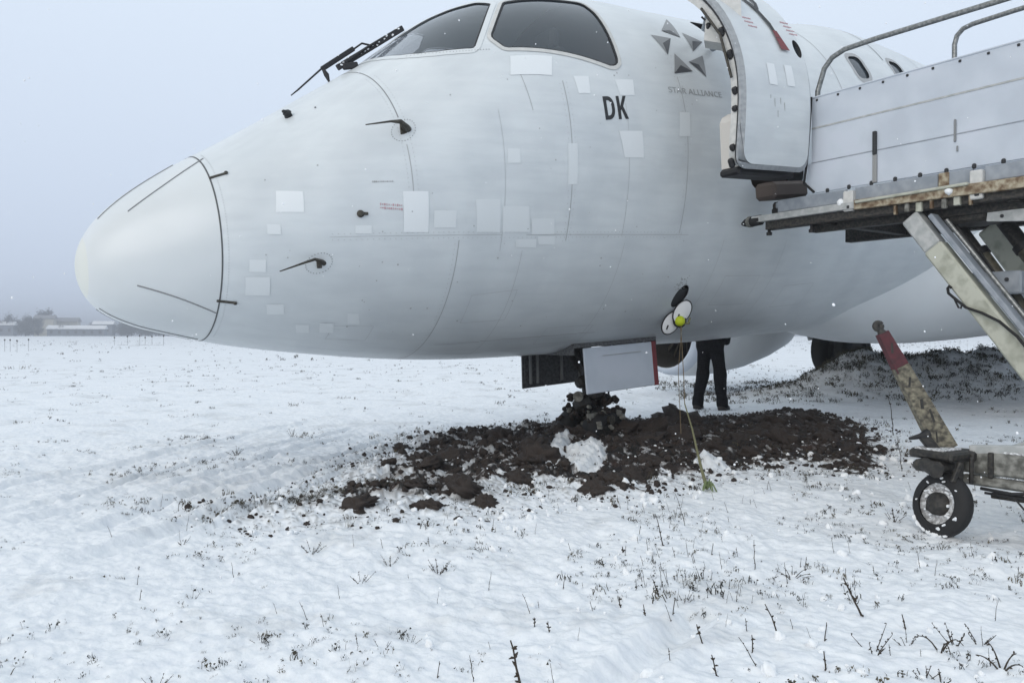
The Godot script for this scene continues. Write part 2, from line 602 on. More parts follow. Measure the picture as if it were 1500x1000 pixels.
# ---------------------------------------------------------------- airliner
const PATCHES := [[1.12,17.7,1.28,13.2,1.27,3.7,1.1,7.2],
[1.04,2.5,1.12,0.9,1.12,-3.8,1.04,-2.4],
[0.91,-22.3,1.06,-23.2,1.07,-33.1,0.92,-32.8],
[1.06,-38.3,1.17,-38.4,1.19,-44.6,1.08,-44.8],
[1.29,-51.4,1.38,-51.2,1.41,-57.3,1.32,-57.7],
[1.45,-50.2,1.55,-50.2,1.58,-56.7,1.48,-57],
[1.62,-44.6,1.7,-44.8,1.74,-50.6,1.65,-50.6],
[1.92,1.3,2.1,-1.3,2.1,-14.6,1.92,-12.8],
[2.14,-7.9,2.31,-9.9,2.31,-15.2,2.14,-13.5],
[2.46,-8.5,2.66,-10.7,2.68,-20.3,2.48,-18.4],
[2.68,-12.8,2.91,-14.6,2.94,-22,2.7,-20.4],
[2.94,-18.2,3.15,-19.3,3.17,-23.7,2.96,-22.7],
[3.02,-23.6,3.18,-24.3,3.19,-26.7,3.04,-26],
[2.73,2.8,2.83,1.6,2.83,-2.4,2.72,-1.4],
[2.93,32.3,3.27,28,3.21,21.4,2.87,25.5],
[3.4,19.9,3.54,19.3,3.52,13.7,3.41,14.1],
[3.79,17.8,3.98,17.8,3.96,12.6,3.81,12.6],
[3.75,1.7,3.99,1.5,4,-5.6,3.8,-5.4],
[3.25,-0.2,3.34,-0.6,3.34,-11.1,3.25,-10.8],
[4.43,7.6,4.55,7.8,4.53,0.1,4.4,-0.1],
[1.59,-6.8,1.7,-8.1,1.7,-11.2,1.59,-9.9],
[0.93,-13.4,1.03,-14.5,1.03,-20.6,0.93,-19.8],
[2.82,-23.3,3.01,-24.3,3.02,-26.8,2.84,-25.8]]
const LOGO := [[4.935,53.4,4.822,39.3,4.632,41.6],
[4.626,41.3,4.756,42.6,4.823,39],
[4.43,37.4,4.666,37.4,4.495,28.6],
[4.666,37.3,4.492,28.4,4.513,33.8],
[4.907,42.6,5.094,38.5,4.861,32.2],
[5.094,38.5,4.857,32,4.95,37.9],
[4.588,29.6,4.72,22.9,4.479,21.1],
[4.478,21,4.72,22.8,4.597,24.7],
[4.956,30.7,4.874,21.4,4.722,26.7],
[4.725,26.9,4.841,26.1,4.872,21.2]]

func span(a: float, b: float, step: float) -> Array:
	var n := maxi(1, ceili((b - a) / step))
	var o := []
	for i in n + 1: o.append(a + (b - a) * i / n)
	return o

func foil(p: Array, chord: Vector3, up: Vector3, thick: float) -> void:
	# appends a closed section ring to p[0]
	var c: Vector3 = p[1]
	var ring := []
	for k in 24:
		var t := TAU * k / 24
		var x := 0.5 - 0.5 * cos(t)
		var y := 0.6 * thick * (2.969 * sqrt(x) - 1.26 * x - 3.516 * x * x + 2.843 * x * x * x - 1.036 * pow(x, 4)) * 0.5
		ring.append(c + chord * x + up * chord.length() * (y if k <= 12 else -y * 0.75))
	p[0].append(ring)

func make_airliner() -> Node3D:
	var b := Basis(Vector3.UP, YAW) * Basis(Vector3.BACK, PITCH)
	var plane := thing("airliner", "white twin-engined airliner with its nose sunk towards the snowy ground and front door open", "airplane")
	R0 = Transform3D(b, Basis(Vector3.UP, YAW) * Vector3(-CX, -CY, -CZ) + Vector3(0, EYE, 0))
	plane.transform = R0

	# openings
	var w1 := rounded(pts2([2.17, 85.0, 2.60, 81.0, 2.93, 76.5, 3.105, 71.0, 3.145, 63.5, 2.705, 41.0, 2.58, 45.2, 2.47, 49.6, 2.37, 55.0, 2.28, 62.0, 2.215, 71.0]), 0.03)
	var w2 := rounded(pts2([3.24, 62.0, 3.60, 59.5, 3.97, 56.5, 3.97, 48.0, 3.89, 23.2, 3.80, 22.2, 2.92, 36.0, 2.86, 43.0]), 0.07)
	var w1s := flip_phi(w1)
	var w2s := flip_phi(w2)
	var door_hole := rounded(pts2([5.30, -13.0, 6.08, -13.0, 6.08, 58.0, 5.30, 58.0]), 0.1)
	var bay1 := pts2([3.98, -91.0, 4.98, -91.0, 4.98, -72.0, 3.98, -72.0])
	var bay2 := pts2([3.98, 252.0, 4.98, 252.0, 4.98, 271.0, 3.98, 271.0])
	var hatch := PackedVector2Array()
	for k in 20: hatch.append(Vector2(4.825 + 0.082 * cos(TAU * k / 20), -47.6 + 4.6 * sin(TAU * k / 20)))
	var holes := [w1, w2, w1s, w2s, door_hole, bay1, bay2, hatch]
	var cabin := []
	for i in 15:
		var x := 7.42 + 0.80 * i
		cabin.append(rounded(pts2([x - 0.125, 24.5, x + 0.125, 24.5, x + 0.125, 37.5, x - 0.125, 37.5]), 0.08))
	holes.append_array(cabin)
	var cabin_s := []
	for c in cabin: cabin_s.append(flip_phi(c))
	holes.append_array(cabin_s)
	var xs := span(0.775, 6.1, 0.05)
	xs.append_array(span(6.1, 19.5, 0.2).slice(1))
	xs.append_array(span(19.5, 29.9, 0.6).slice(1))
	var hull := obj("fuselage", skin(xs, -90, 270, 3.0, holes), M.paint, plane)

	# radome
	var rx := []
	for i in 26: rx.append(0.055 + (0.771 - 0.055) * i / 25.0)
	var radome := obj("radome", skin(rx, -90, 270, 3.0, []), M.radome, plane)
	var tx := []
	for i in 12: tx.append(0.055 * pow(i / 11.0, 2.0))
	obj("radome_tip", skin(tx, -90, 270, 5.0, []), M.radome_tip, radome)
	obj("radome_seam", ring_strip(0.773, -90, 270, 0.009, 0.002), M.seam_dark, plane)
	for q in [[0.8, 61.9, 0.3, 44.6], [0.765, -45.7, 0.305, -25.3], [0.66, 82.0, 0.15, 74.0], [0.74, -82.0, 0.12, -76.0]]:
		for side in 2:
			var pts := []
			for k in 13:
				var t := k / 12.0
				var ph := lerpf(q[1], q[3], t)
				pts.append(fus(lerpf(q[0], q[2], t), ph if side == 0 else 180.0 - ph, 0.001))
			obj("diverter_strip", tubem(pts, 0.0052, 6), M.seam, radome)
	for q in [[0.770, 39.6, 0.872, 38.4], [0.755, -36.6, 0.868, -37.6]]:
		for side in 2:
			var f := func(x: float, ph: float, o: float) -> Vector3: return fus(x, ph if side == 0 else 180.0 - ph, o)
			var s := st()
			beam(s, f.call(q[0], q[1], 0.004), f.call(q[2], q[3], 0.004), 0.018, 0.012, fnorm(q[0], q[1] if side == 0 else 180.0 - q[1]))
			cbox(s, Transform3D(Basis(), f.call(q[2], q[3], 0.008)), Vector3(0.022, 0.022, 0.022), 0.005)
			obj("grounding_tab", done(s), M.dark_metal, plane)

	# panel joints
	for a in [[1.995, 88.0, 30.0, 0.007, "seam"], [1.995, 18.0, -7.5, 0.006, "seam_soft"], [2.345, -19.5, -88.0, 0.006, "seam_soft"], [3.29, 19.0, -26.0, 0.006, "seam_soft"], [4.5, 20.0, -26.0, 0.005, "seam_soft"], [6.9, 80.0, 20.0, 0.008, "seam_soft"], [8.02, 84.0, 36.0, 0.014, "seam"], [8.9, 84.0, 30.0, 0.008, "seam_soft"]]:
		obj("panel_joint", ring_strip(a[0], a[2], a[1], a[3]), M[a[4]], hull)
		obj("panel_joint", ring_strip(a[0], 180.0 - a[1], 180.0 - a[2], a[3]), M[a[4]], hull)
	var lap := []
	for i in 16:
		var x := 1.42 + 3.2 * i / 15.0
		lap.append(Vector2(x, phi_at(x, 1.045)))
	for i in 15:
		if i != 6: obj("lap_joint", line_strip(lap[i], lap[i + 1], 0.004), M.seam_faint, hull)
	for i in 8:
		var x0 := 2.45 + 0.2 * i
		obj("lap_joint", line_strip(Vector2(x0, phi_at(x0, 0.235)), Vector2(x0 + 0.2, phi_at(x0 + 0.2, 0.23)), 0.005), M.seam_soft, hull)
	obj("panel_joint", line_strip(Vector2(2.95, 26.0), Vector2(2.98, 12.0), 0.005), M.seam_soft, hull)

	for e in [[1.55, 1.85, -52.0, -62.0], [2.55, 2.95, -40.0, -52.0], [3.45, 3.95, -58.0, -68.0], [5.3, 5.8, -40.0, -52.0], [6.3, 6.8, -45.0, -55.0]]:
		for q in [[e[0], e[2], e[1], e[2]], [e[1], e[2], e[1], e[3]], [e[1], e[3], e[0], e[3]], [e[0], e[3], e[0], e[2]]]:
			obj("access_panel_edge", line_strip(Vector2(q[0], q[1]), Vector2(q[2], q[3]), 0.0035), M.seam_faint, hull)
	for e in [[2.7, 16.0, -26.0], [3.85, 10.0, -26.0], [3.9, -28.0, -64.0], [5.1, -28.0, -75.0], [6.0, -28.0, -80.0], [2.9, -27.0, -80.0]]:
		obj("panel_joint", ring_strip(e[0], e[2], e[1], 0.004), M.seam_faint, hull)
	for e in [[1.965, 60.0, -8.0], [2.03, 60.0, -8.0], [3.26, 19.0, -26.0], [3.32, 19.0, -26.0], [4.47, 30.0, -60.0], [4.53, 30.0, -60.0], [2.315, -20.0, -80.0], [0.81, 70.0, -70.0]]:
		var rr := st()
		var ph: float = e[2]
		while ph < e[1]:
			cbox(rr, Transform3D(frame_y(fnorm(e[0], ph), Vector3.ZERO).basis, fus(e[0], ph, 0.0008)), Vector3(0.006, 0.002, 0.006), 0.0008)
			ph += 1.7
		obj("rivet_row", done(rr), M.seam_faint, hull)
	for off in [0.02, -0.02]:
		var rl := st()
		for k in 80:
			var x := 1.44 + 0.039 * k
			var ph := phi_at(x, 1.045 + off)
			cbox(rl, Transform3D(frame_y(fnorm(x, ph), Vector3.ZERO).basis, fus(x, ph, 0.0008)), Vector3(0.006, 0.002, 0.006), 0.0008)
		obj("rivet_row", done(rl), M.seam_faint, hull)
	# paint repairs
	for i in PATCHES.size():
		obj("repair_patch", conform([pts2(PATCHES[i])], [], 0.0022 + 0.0004 * (i % 3)), M.patch if i in [0, 7, 14, 15, 16, 17] else M.patch2, hull)

	# lettering
	obj("registration_letters", letters("DK", true, 3.628, 3.862, 5.2, 0.185), M.letter, hull)
	obj("alliance_lettering", letters("STAR ALLIANCE", false, 4.35, 5.0, 14.0, 0.05), M.letter_grey, hull)
	for i in LOGO.size():
		obj("alliance_emblem", conform([pts2(LOGO[i])], [], 0.003 if i % 2 == 0 else 0.0042), M.logo_grey if i % 2 == 0 else M.logo_dark, hull)
	rng.seed = 5
	var red := st()
	for i in 11:
		var x := 1.762 + 0.0145 * i
		var ph := -1.0 - (x - 1.75) * 16.0
		var n := fnorm(x, ph)
		for k in 2:
			cbox(red, Transform3D(frame_y(n, fus(x + rng.randf_range(-0.002, 0.002), ph - 1.3 * k + rng.randf_range(-0.3, 0.3), 0.002)).basis, fus(x, ph - 1.3 * k, 0.002)), Vector3(rng.randf_range(0.003, 0.011), 0.003, rng.randf_range(0.004, 0.017)), 0.0005)
	obj("stencil_marking", done(red), M.red_faint, hull)
	var gs := st()
	for i in 12:
		var x := 1.725 + 0.012 * i
		var ph := 8.2 - (x - 1.72) * 16.0
		cbox(gs, Transform3D(frame_y(fnorm(x, ph), Vector3.ZERO).basis, fus(x, ph, 0.002)), Vector3(rng.randf_range(0.004, 0.011), 0.003, rng.randf_range(0.003, 0.012)), 0.0005)
	obj("stencil_marking", done(gs), M.seam_soft, hull)

	# cockpit windows
	for k in 4:
		var o: PackedVector2Array = [w1, w2, w1s, w2s][k]
		var fr := obj("cockpit_window", conform([o], [grow(o, -0.015)], -0.003), M.gap, plane)
		obj("pane", conform([grow(o, -0.012)], [], -0.009), M.glass, fr)
		if k % 2 == 1:
			obj("window_frame", conform([grow(o, 0.030)], [o], 0.005), M.liner, fr)
		else:
			obj("window_frame", conform([grow(o, 0.045)], [o], 0.003, 0.03, 1.5), M.radome, fr)
	# rivets below the windscreen and round the probes
	var rv := st()
	for i in 26:
		var t := i / 25.0
		var x := lerpf(2.30, 2.80, t)
		var ph := lerpf(58.5, 38.0, t) + 3.0 * sin(PI * t) * -1.0
		cbox(rv, Transform3D(frame_y(fnorm(x, ph), Vector3.ZERO).basis, fus(x, ph, 0.003)), Vector3(0.006, 0.004, 0.006), 0.002)
	obj("rivet_row", done(rv), M.seam, hull)
	for c in [Vector2(2.0, 24.0), Vector2(1.36, -19.5)]:
		for side in 2:
			var s := st()
			for i in 26:
				var t := TAU * i / 26.0
				var x: float = c.x + 0.085 * cos(t)
				var ph: float = c.y + 0.085 / KM * 1.15 * sin(t)
				if side == 1: ph = 180.0 - ph
				cbox(s, Transform3D(frame_y(fnorm(x, ph), Vector3.ZERO).basis, fus(x, ph, 0.002)), Vector3(0.006, 0.003, 0.006), 0.001)
			obj("rivet_ring", done(s), M.seam, hull)
	var rb := RandomNumberGenerator.new()
	rb.seed = 9
	var rs := st()
	for i in 60:
		var x := rb.randf_range(1.0, 4.6)
		var ph := rb.randf_range(-60, 30)
		cbox(rs, Transform3D(frame_y(fnorm(x, ph), Vector3.ZERO).basis, fus(x, ph, 0.001)), Vector3(0.01, 0.003, 0.01) * rb.randf_range(0.5, 1.2), 0.001)
	obj("screw_head", done(rs), M.seam_soft, hull)

	# probes
	for side in 2:
		var z := 1.0 if side == 0 else -1.0
		var mir := func(v: Vector3) -> Vector3: return Vector3(v.x, v.y, v.z * z)
		var up := fus(2.0, 24.3)
		var lo := fus(1.36, -19.5)
		for e in [[up, Vector3(-0.25, -0.005, -0.03), 1.0], [lo, Vector3(-0.235, -0.05, -0.03), 0.62]]:
			var base: Vector3 = e[0]
			var n := Vector3(-0.25, 0.1, 1.0).normalized()
			var s := st()
			var k: float = e[2]
			var a := base + Vector3(0.035, 0, 0.0)
			var c := base + Vector3(-0.05, 0.035 * k, 0.055)
			tube(s, [mir.call(a + n * 0.0), mir.call(a + n * 0.028 + Vector3(-0.02, 0.006, 0)), mir.call(c + n * 0.012), mir.call(base + e[1] * 0.42 + n * 0.07 + Vector3(0, 0.030 * k, 0)), mir.call(base + e[1] * 1.15 + n * 0.07)], [0.03 * k, 0.027 * k, 0.017 * k, 0.008, 0.004], 10)
			cbox(s, Transform3D(frame_y(mir.call(n), Vector3.ZERO).basis, mir.call(base + n * 0.006)), Vector3(0.05, 0.012, 0.085) if k == 1.0 else Vector3(0.035, 0.012, 0.07), 0.004)
			obj("pitot_probe", done(s), M.dark_metal, plane)
		var tn := fnorm(1.626, -2.9)
		var tv := fus(1.626, -2.9)
		var ts := st()
		lathe(ts, [Vector2(0.0, 0.0), Vector2(0.026, 0.0), Vector2(0.024, 0.014), Vector2(0.012, 0.022), Vector2(0.0, 0.024)], 14, frame_y(mir.call(tn), mir.call(tv)))
		beam(ts, mir.call(tv + tn * 0.014), mir.call(tv + tn * 0.014 + Vector3(0.05, 0, 0.01)), 0.006, 0.02, Vector3.UP, 0.002)
		obj("angle_of_attack_vane", done(ts), M.dark_metal, plane)
	var ice := st()
	var ip := fus(1.393, 61.8)
	var inn := fnorm(1.393, 61.8)
	lathe(ice, [Vector2(0.0, 0.0), Vector2(0.03, 0.0), Vector2(0.028, 0.02), Vector2(0.034, 0.028), Vector2(0.02, 0.045), Vector2(0.0, 0.05)], 12, frame_y(inn, ip))
	cbox(ice, Transform3D(Basis(), ip + inn * 0.035 + Vector3(-0.02, 0, 0.01)), Vector3(0.035, 0.02, 0.025), 0.005)
	obj("ice_detector", done(ice), M.black, plane)
	obj("fastener", lathem([Vector2(0, 0), Vector2(0.008, 0), Vector2(0.006, 0.008), Vector2(0, 0.009)], 8, frame_y(fnorm(1.56, 57), fus(1.56, 57))), M.seam, plane)

	# wipers with snow on them
	var wa := st()
	beam(wa, Vector3(1.96, 2.49, 0.12), Vector3(2.58, 2.90, 0.10), 0.04, 0.048, Vector3.UP, 0.006)
	tube(wa, [Vector3(2.02, 2.53, 0.13), Vector3(2.2, 2.665, 0.14), Vector3(2.45, 2.835, 0.11)], [0.018, 0.012, 0.008], 6)
	beam(wa, Vector3(2.0, 2.50, 0.13), Vector3(2.12, 2.52, 0.16), 0.04, 0.05, Vector3.UP, 0.008)
	obj("wiper", done(wa), M.black, plane)
	var wb := st()
	tube(wb, [Vector3(1.68, 2.32, -0.2), Vector3(1.74, 2.37, -0.2), Vector3(1.97, 2.58, -0.2)], [0.005, 0.008, 0.009], 6)
	beam(wb, Vector3(1.96, 2.565, -0.2), Vector3(2.26, 2.775, -0.2), 0.03, 0.042, Vector3.UP, 0.006)
	tube(wb, [Vector3(2.24, 2.755, -0.2), Vector3(2.34, 2.83, -0.2), Vector3(2.43, 2.82, -0.19)], 0.009, 6)
	tube(wb, [Vector3(1.97, 2.57, -0.2), Vector3(1.995, 2.52, -0.19), Vector3(2.01, 2.46, -0.18)], [0.012, 0.022, 0.008], 8)
	obj("wiper", done(wb), M.black, plane)
	var ws := st()
	rng.seed = 77
	for i in 40:
		var t := rng.randf()
		cbox(ws, Transform3D(Basis.from_euler(Vector3(rng.randf(), rng.randf(), rng.randf())), Vector3(1.96, 2.49, 0.12).lerp(Vector3(2.58, 2.90, 0.10), t) + Vector3(rng.randf_range(-.01, .01), rng.randf_range(-0.01, 0.028), rng.randf_range(0.0, .025))), Vector3(0.022, 0.012, 0.014), 0.004)
	obj("clinging_snow", done(ws), M.snow_bit, plane)

	# flight deck behind the glass
	var fd := st()
	var ring := []
	for k in 40: ring.append(fus(4.25, -90 + 9.0 * k, -0.03))
	for k in range(1, 39):
		fd.set_smooth_group(-1)
		face(fd, [ring[0], ring[k], ring[k + 1]], Vector3(5, 1.8, 0))
	obj("flight_deck_bulkhead", done(fd), M.inside_brown, plane)
	var gl := st()
	cbox(gl, Transform3D(Basis(), Vector3(2.72, 2.28, 0)), Vector3(0.5, 0.25, 1.5), 0.06)
	cbox(gl, Transform3D(Basis(), Vector3(3.2, 1.55, 0)), Vector3(2.2, 0.05, 2.3), 0.01)
	obj("instrument_cowl", done(gl), M.inside, plane)
	for z in [-0.5, 0.5]:
		var sb := st()
		cbox(sb, Transform3D(Basis(Vector3.BACK, -0.15), Vector3(3.75, 2.35, z)), Vector3(0.14, 0.8, 0.46), 0.05)
		cbox(sb, Transform3D(Basis(Vector3.BACK, -0.15), Vector3(3.80, 2.83, z)), Vector3(0.1, 0.2, 0.28), 0.04)
		cbox(sb, Transform3D(Basis(), Vector3(3.5, 1.95, z)), Vector3(0.5, 0.14, 0.48), 0.05)
		obj("pilot_seat", done(sb), M.inside, plane)

	# cabin windows, floor
	for k in cabin.size():
		for side in 2:
			var o: PackedVector2Array = cabin[k] if side == 0 else cabin_s[k]
			var cf := obj("cabin_window", conform([grow(o, 0.025)], [grow(o, -0.02)], 0.002, 0.1, 6.0), M.seam_soft, plane)
			obj("pane", conform([o], [], -0.015, 0.1, 6.0), M.glass, cf)
	var fl := st()
	cbox(fl, Transform3D(Basis(), Vector3(12.2, 1.34, 0)), Vector3(15.6, 0.06, 2.7), 0.01)
	cbox(fl, Transform3D(Basis(), Vector3(6.15, 2.3, 0.2)), Vector3(0.04, 1.8, 2.1), 0.01)
	cbox(fl, Transform3D(Basis(), Vector3(5.5, 2.3, -0.5)), Vector3(1.3, 1.8, 0.04), 0.01)
	obj("cabin_interior", done(fl), M.inside_brown, plane)

	make_door(plane)
	obj("sill_guard", boxm(Vector3(5.44, 1.40, 1.70), Vector3(0.50, 0.15, 0.22), Basis(Vector3.BACK, 0.06), 0.03), M.inside_brown, plane)
	make_nose_gear(plane)
	make_hatch(plane, hatch)

	# wing to body fairing
	var fx := [7.55, 7.8, 8.0, 8.25, 8.5, 8.8, 9.14, 9.55, 10.0, 10.5, 11.0, 12.0, 13.0, 14.5, 15.5, 16.5, 17.2]
	var fa := [0.66, 0.78, 0.85, 0.9, 0.96, 1.05, 1.16, 1.33, 1.51, 1.66, 1.76, 1.85, 1.86, 1.86, 1.75, 1.45, 1.0]
	var fb := [0.10, 0.05, 0.0, -0.06, -0.12, -0.17, -0.23, -0.28, -0.315, -0.33, -0.335, -0.335, -0.33, -0.30, -0.2, 0.0, 0.2]
	var rows := []
	for i in fx.size():
		var rw := []
		for k in 49:
			var t := PI + PI * 2.0 * k / 48.0
			var c := cos(t)
			var s := sin(t)
			var yc := 0.75
			var e := 2.0 / 2.6
			rw.append(Vector3(fx[i], yc + (yc - fb[i]) * signf(s) * pow(absf(s), e) * (1.0 if s < 0 else 0.75), fa[i] * signf(c) * pow(absf(c), e)))
		rows.append(rw)
	obj("wing_fairing", sheet(rows), M.fairing, plane)
	# wings
	for z in [1.0, -1.0]:
		var sec := []
		for e in [[9.6, 0.42, 1.2, 5.6, 0.15], [10.9, 0.55, 3.4, 3.9, 0.13], [12.3, 0.75, 5.4, 2.75, 0.12], [16.5, 1.35, 12.6, 1.2, 0.11], [17.2, 1.9, 13.0, 0.8, 0.1]]:
			foil([sec, Vector3(e[0], e[1], e[2] * z)], Vector3(e[3], -0.06 * e[3], 0), Vector3.UP, e[4])
		obj("wing", sheet(sec, true), M.fairing, plane)
		make_engine(plane, z)
		make_main_gear(plane, z)
		var tl := []
		for e in [[25.6, 2.9, 0.2, 3.0, 0.1], [28.2, 3.3, 5.0, 1.4, 0.09]]:
			foil([tl, Vector3(e[0], e[1], e[2] * z)], Vector3(e[3], 0, 0), Vector3.UP, e[4])
		obj("tailplane", sheet(tl, true), M.fairing, plane)
	var fin := []
	for e in [[22.6, 3.2, 6.2, 0.09], [27.6, 8.2, 2.4, 0.09]]:
		foil([fin, Vector3(e[0], e[1], 0)], Vector3(e[2], 0, 0), Vector3.BACK, e[3])
	obj("tail_fin", sheet(fin, true), M.hull_blue, plane)
	return plane

# ---- the open passenger door, swung forward and parallel to the hull
const DSH := Vector3(-0.86, 0, 0.72)
func door_pt(x: float, y: float, inward: float) -> Vector3:
	var ph := phi_at(x, y)
	var p := fus(x, ph, -inward)
	p.x += 0.12 * smoothstep(1.7, 3.1, y) + 0.05 * smoothstep(1.5, 2.4, y) + 0.012
	return p + DSH

func door_outline(m: float) -> PackedVector2Array:   # x, height
	var o := PackedVector2Array()
	var r := 0.11
	var x0 := 5.115 + m
	var x1 := 6.0 - m
	var y0 := 1.45 + m
	var y1 := 3.20 - m
	for c in [[Vector2(x1 - r, y0 + r), -90], [Vector2(x1 - r, y1 - r), 0], [Vector2(x0 + r, y1 - r), 90], [Vector2(x0 + r, y0 + r), 180]]:
		for k in 7:
			var a := deg_to_rad(c[1] + 15.0 * k)
			o.append(c[0] + Vector2(cos(a), sin(a)) * r)
	var fine := PackedVector2Array()
	for k in o.size():
		var a := o[k]
		var b := o[(k + 1) % o.size()]
		var n := maxi(1, int(a.distance_to(b) / 0.06))
		for i in n: fine.append(a.lerp(b, float(i) / n))
	return fine

func door_panel(poly: PackedVector2Array, inward: float, hole := PackedVector2Array()) -> ArrayMesh:
	var sh := st()
	sh.set_smooth_group(0)
	var r := bounds(poly)
	var nx := 8
	var ny := 20
	for a in nx:
		for b in ny:
			var cell := Rect2(r.position + Vector2(r.size.x * a / nx, r.size.y * b / ny), Vector2(r.size.x / nx, r.size.y / ny))
			var parts := Geometry2D.intersect_polygons(PackedVector2Array([cell.position, Vector2(cell.end.x, cell.position.y), cell.end, Vector2(cell.position.x, cell.end.y)]), poly)
			if hole.size():
				var next := []
				for q in parts: next.append_array(Geometry2D.clip_polygons(q, hole))
				parts.assign(next)
			for q in parts:
				var idx := Geometry2D.triangulate_polygon(q)
				for t in range(0, idx.size(), 3):
					var v := []
					for k in 3: v.append(door_pt(q[idx[t + k]].x, q[idx[t + k]].y, inward))
					face(sh, v, Vector3(v[0].x, v[0].y - 0.2, 0.0 if inward < 0.05 else 4.0))
	return done(sh)

func door_rim(poly: PackedVector2Array, i0: float, i1: float) -> ArrayMesh:
	var s := st()
	s.set_smooth_group(0)
	var c := door_pt(5.55, 2.2, (i0 + i1) * 0.5)
	for k in poly.size():
		var a := poly[k]
		var b := poly[(k + 1) % poly.size()]
		face(s, [door_pt(a.x, a.y, i0), door_pt(b.x, b.y, i0), door_pt(b.x, b.y, i1), door_pt(a.x, a.y, i1)], c)
	return done(s)

func make_door(plane: Node3D) -> void:
	var win := PackedVector2Array()
	for k in 20:
		var a := TAU * k / 20
		win.append(Vector2(5.90 + 0.045 * cos(a), 2.50 + 0.085 * sin(a)))
	var d := obj("door", door_panel(door_outline(0.05), 0.0, win), M.paint, plane)
	# stepped grey edge round the skin, then the inner frame
	var s := st()
	s.set_smooth_group(0)
	var o0 := door_outline(0.05)
	var o1 := door_outline(0.012)
	for k in o0.size():
		var k2 := (k + 1) % o0.size()
		face(s, [door_pt(o0[k].x, o0[k].y, 0.001), door_pt(o0[k2].x, o0[k2].y, 0.001), door_pt(o1[k2].x, o1[k2].y, 0.022), door_pt(o1[k].x, o1[k].y, 0.022)], Vector3(o0[k].x - 0.86, o0[k].y, 0.0))
	obj("edge_seal", done(s), M.grey_seal, d)
	obj("door_edge", door_rim(door_outline(0.012), 0.022, 0.042), M.grey_seal, d)
	obj("rubber_seal", door_rim(door_outline(0.02), 0.042, 0.062), M.gap, d)
	obj("inner_frame", door_rim(door_outline(0.035), 0.062, 0.135), M.liner, d)
	obj("inner_lining", door_panel(door_outline(0.035), 0.135), M.liner, d)
	# latches and fittings along the forward edge
	for e in [[1.62, 0.035], [1.93, 0.03], [2.08, 0.04], [2.40, 0.05], [2.62, 0.05], [1.50, 0.05]]:
		var p := door_pt(5.135, e[0], 0.088)
		obj("latch", boxm(p + Vector3(0.004, 0, 0), Vector3(0.05, e[1] * 1.5, 0.045), Basis(Vector3.BACK, 0.4), 0.014), M.black, d)
	var lk := st()
	tube(lk, [door_pt(5.12, 2.2, 0.10), door_pt(5.12, 2.6, 0.10), door_pt(5.12, 2.9, 0.11)], 0.012, 6)
	obj("latch_rod", done(lk), M.dark_metal, d)
	# slide pack with a rounded top on the inside
	var sp := PackedVector2Array()
	for v in [Vector2(0.0, 1.50), Vector2(0.70, 1.50), Vector2(0.70, 1.88)]: sp.append(v)
	for k in 5: sp.append(Vector2(0.66 - 0.14 * k, 1.93 + 0.03 * sin(PI * (k + 1) / 6.0)))
	sp.append(Vector2(0.03, 1.91))
	sp.append(Vector2(0.0, 1.86))
	obj("slide_pack", platem(sp, 0.16, Transform3D(Basis(), Vector3(4.40, 0.0, 1.985))), M.liner_warm, d)
	obj("slide_pack_base", boxm(Vector3(4.74, 1.465, 1.99), Vector3(0.72, 0.06, 0.2), Basis(), 0.02), M.black, d)
	# window
	var wf := st()
	wf.set_smooth_group(-1)
	for k in 20:
		var a := win[k]
		var b := win[(k + 1) % 20]
		face(wf, [door_pt(a.x, a.y, 0.0), door_pt(b.x, b.y, 0.0), door_pt(b.x, b.y, 0.05), door_pt(a.x, a.y, 0.05)], door_pt(a.x + (a.x - 5.9), a.y + (a.y - 2.5), 0.02))
	var w := obj("door_window", done(wf), M.gap, d)
	obj("pane", door_panel(win, 0.03), M.glass, w)
	# handle recess with red flag
	var hs := st()
	hs.set_smooth_group(0)
	for e in [[5.57, 3.02, 5.60, 2.86, 0.055], [5.60, 2.86, 5.635, 2.70, 0.05], [5.635, 2.70, 5.66, 2.56, 0.045], [5.625, 2.85, 5.68, 2.93, 0.04], [5.68, 2.93, 5.72, 3.04, 0.045]]:
		face(hs, [door_pt(e[0], e[1], -0.012), door_pt(e[0] + e[4], e[1], -0.012), door_pt(e[2] + e[4], e[3], -0.012), door_pt(e[2], e[3], -0.012)], door_pt(5.66, 2.8, 0.2))
	obj("door_handle_strap", done(hs), M.black, d)
	var fs := st()
	fs.set_smooth_group(-1)
	face(fs, [door_pt(5.645, 2.63, -0.014), door_pt(5.70, 2.63, -0.014), door_pt(5.765, 2.45, -0.016), door_pt(5.66, 2.45, -0.016)], door_pt(5.7, 2.5, 0.2))
	obj("red_flag", done(fs), M.red, d)
	var ps := st()
	rng.seed = 31
	for e in [[5.36, 2.72], [5.36, 2.68], [5.38, 2.64], [5.86, 2.76], [5.87, 2.72], [5.88, 2.68], [5.89, 2.645]]:
		for k in 6:
			var x: float = e[0] + 0.018 * k
			cbox(ps, Transform3D(Basis(Vector3.RIGHT, -0.4), door_pt(x, e[1], -0.002)), Vector3(0.012, 0.008 + 0.008 * rng.randf(), 0.003), 0.0005)
	obj("stencil_marking", done(ps), M.red_faint, d)
	for e in [[5.44, 2.22], [5.66, 2.23]]:
		obj("repair_patch", door_panel(pts2([e[0], e[1] - 0.09, e[0] + 0.1, e[1] - 0.09, e[0] + 0.085, e[1] + 0.09, e[0] - 0.01, e[1] + 0.09]), -0.003), M.patch, d)
	var dr := st()
	for e in [[5.50, 1.98, 0.08], [5.54, 1.90, 0.05], [5.57, 2.0, 0.06], [5.62, 1.96, 0.07], [5.45, 2.03, 0.03]]:
		cbox(dr, Transform3D(Basis(Vector3.RIGHT, 0.03), door_pt(e[0], e[1], -0.001)), Vector3(0.006, e[2], 0.002), 0.0005)
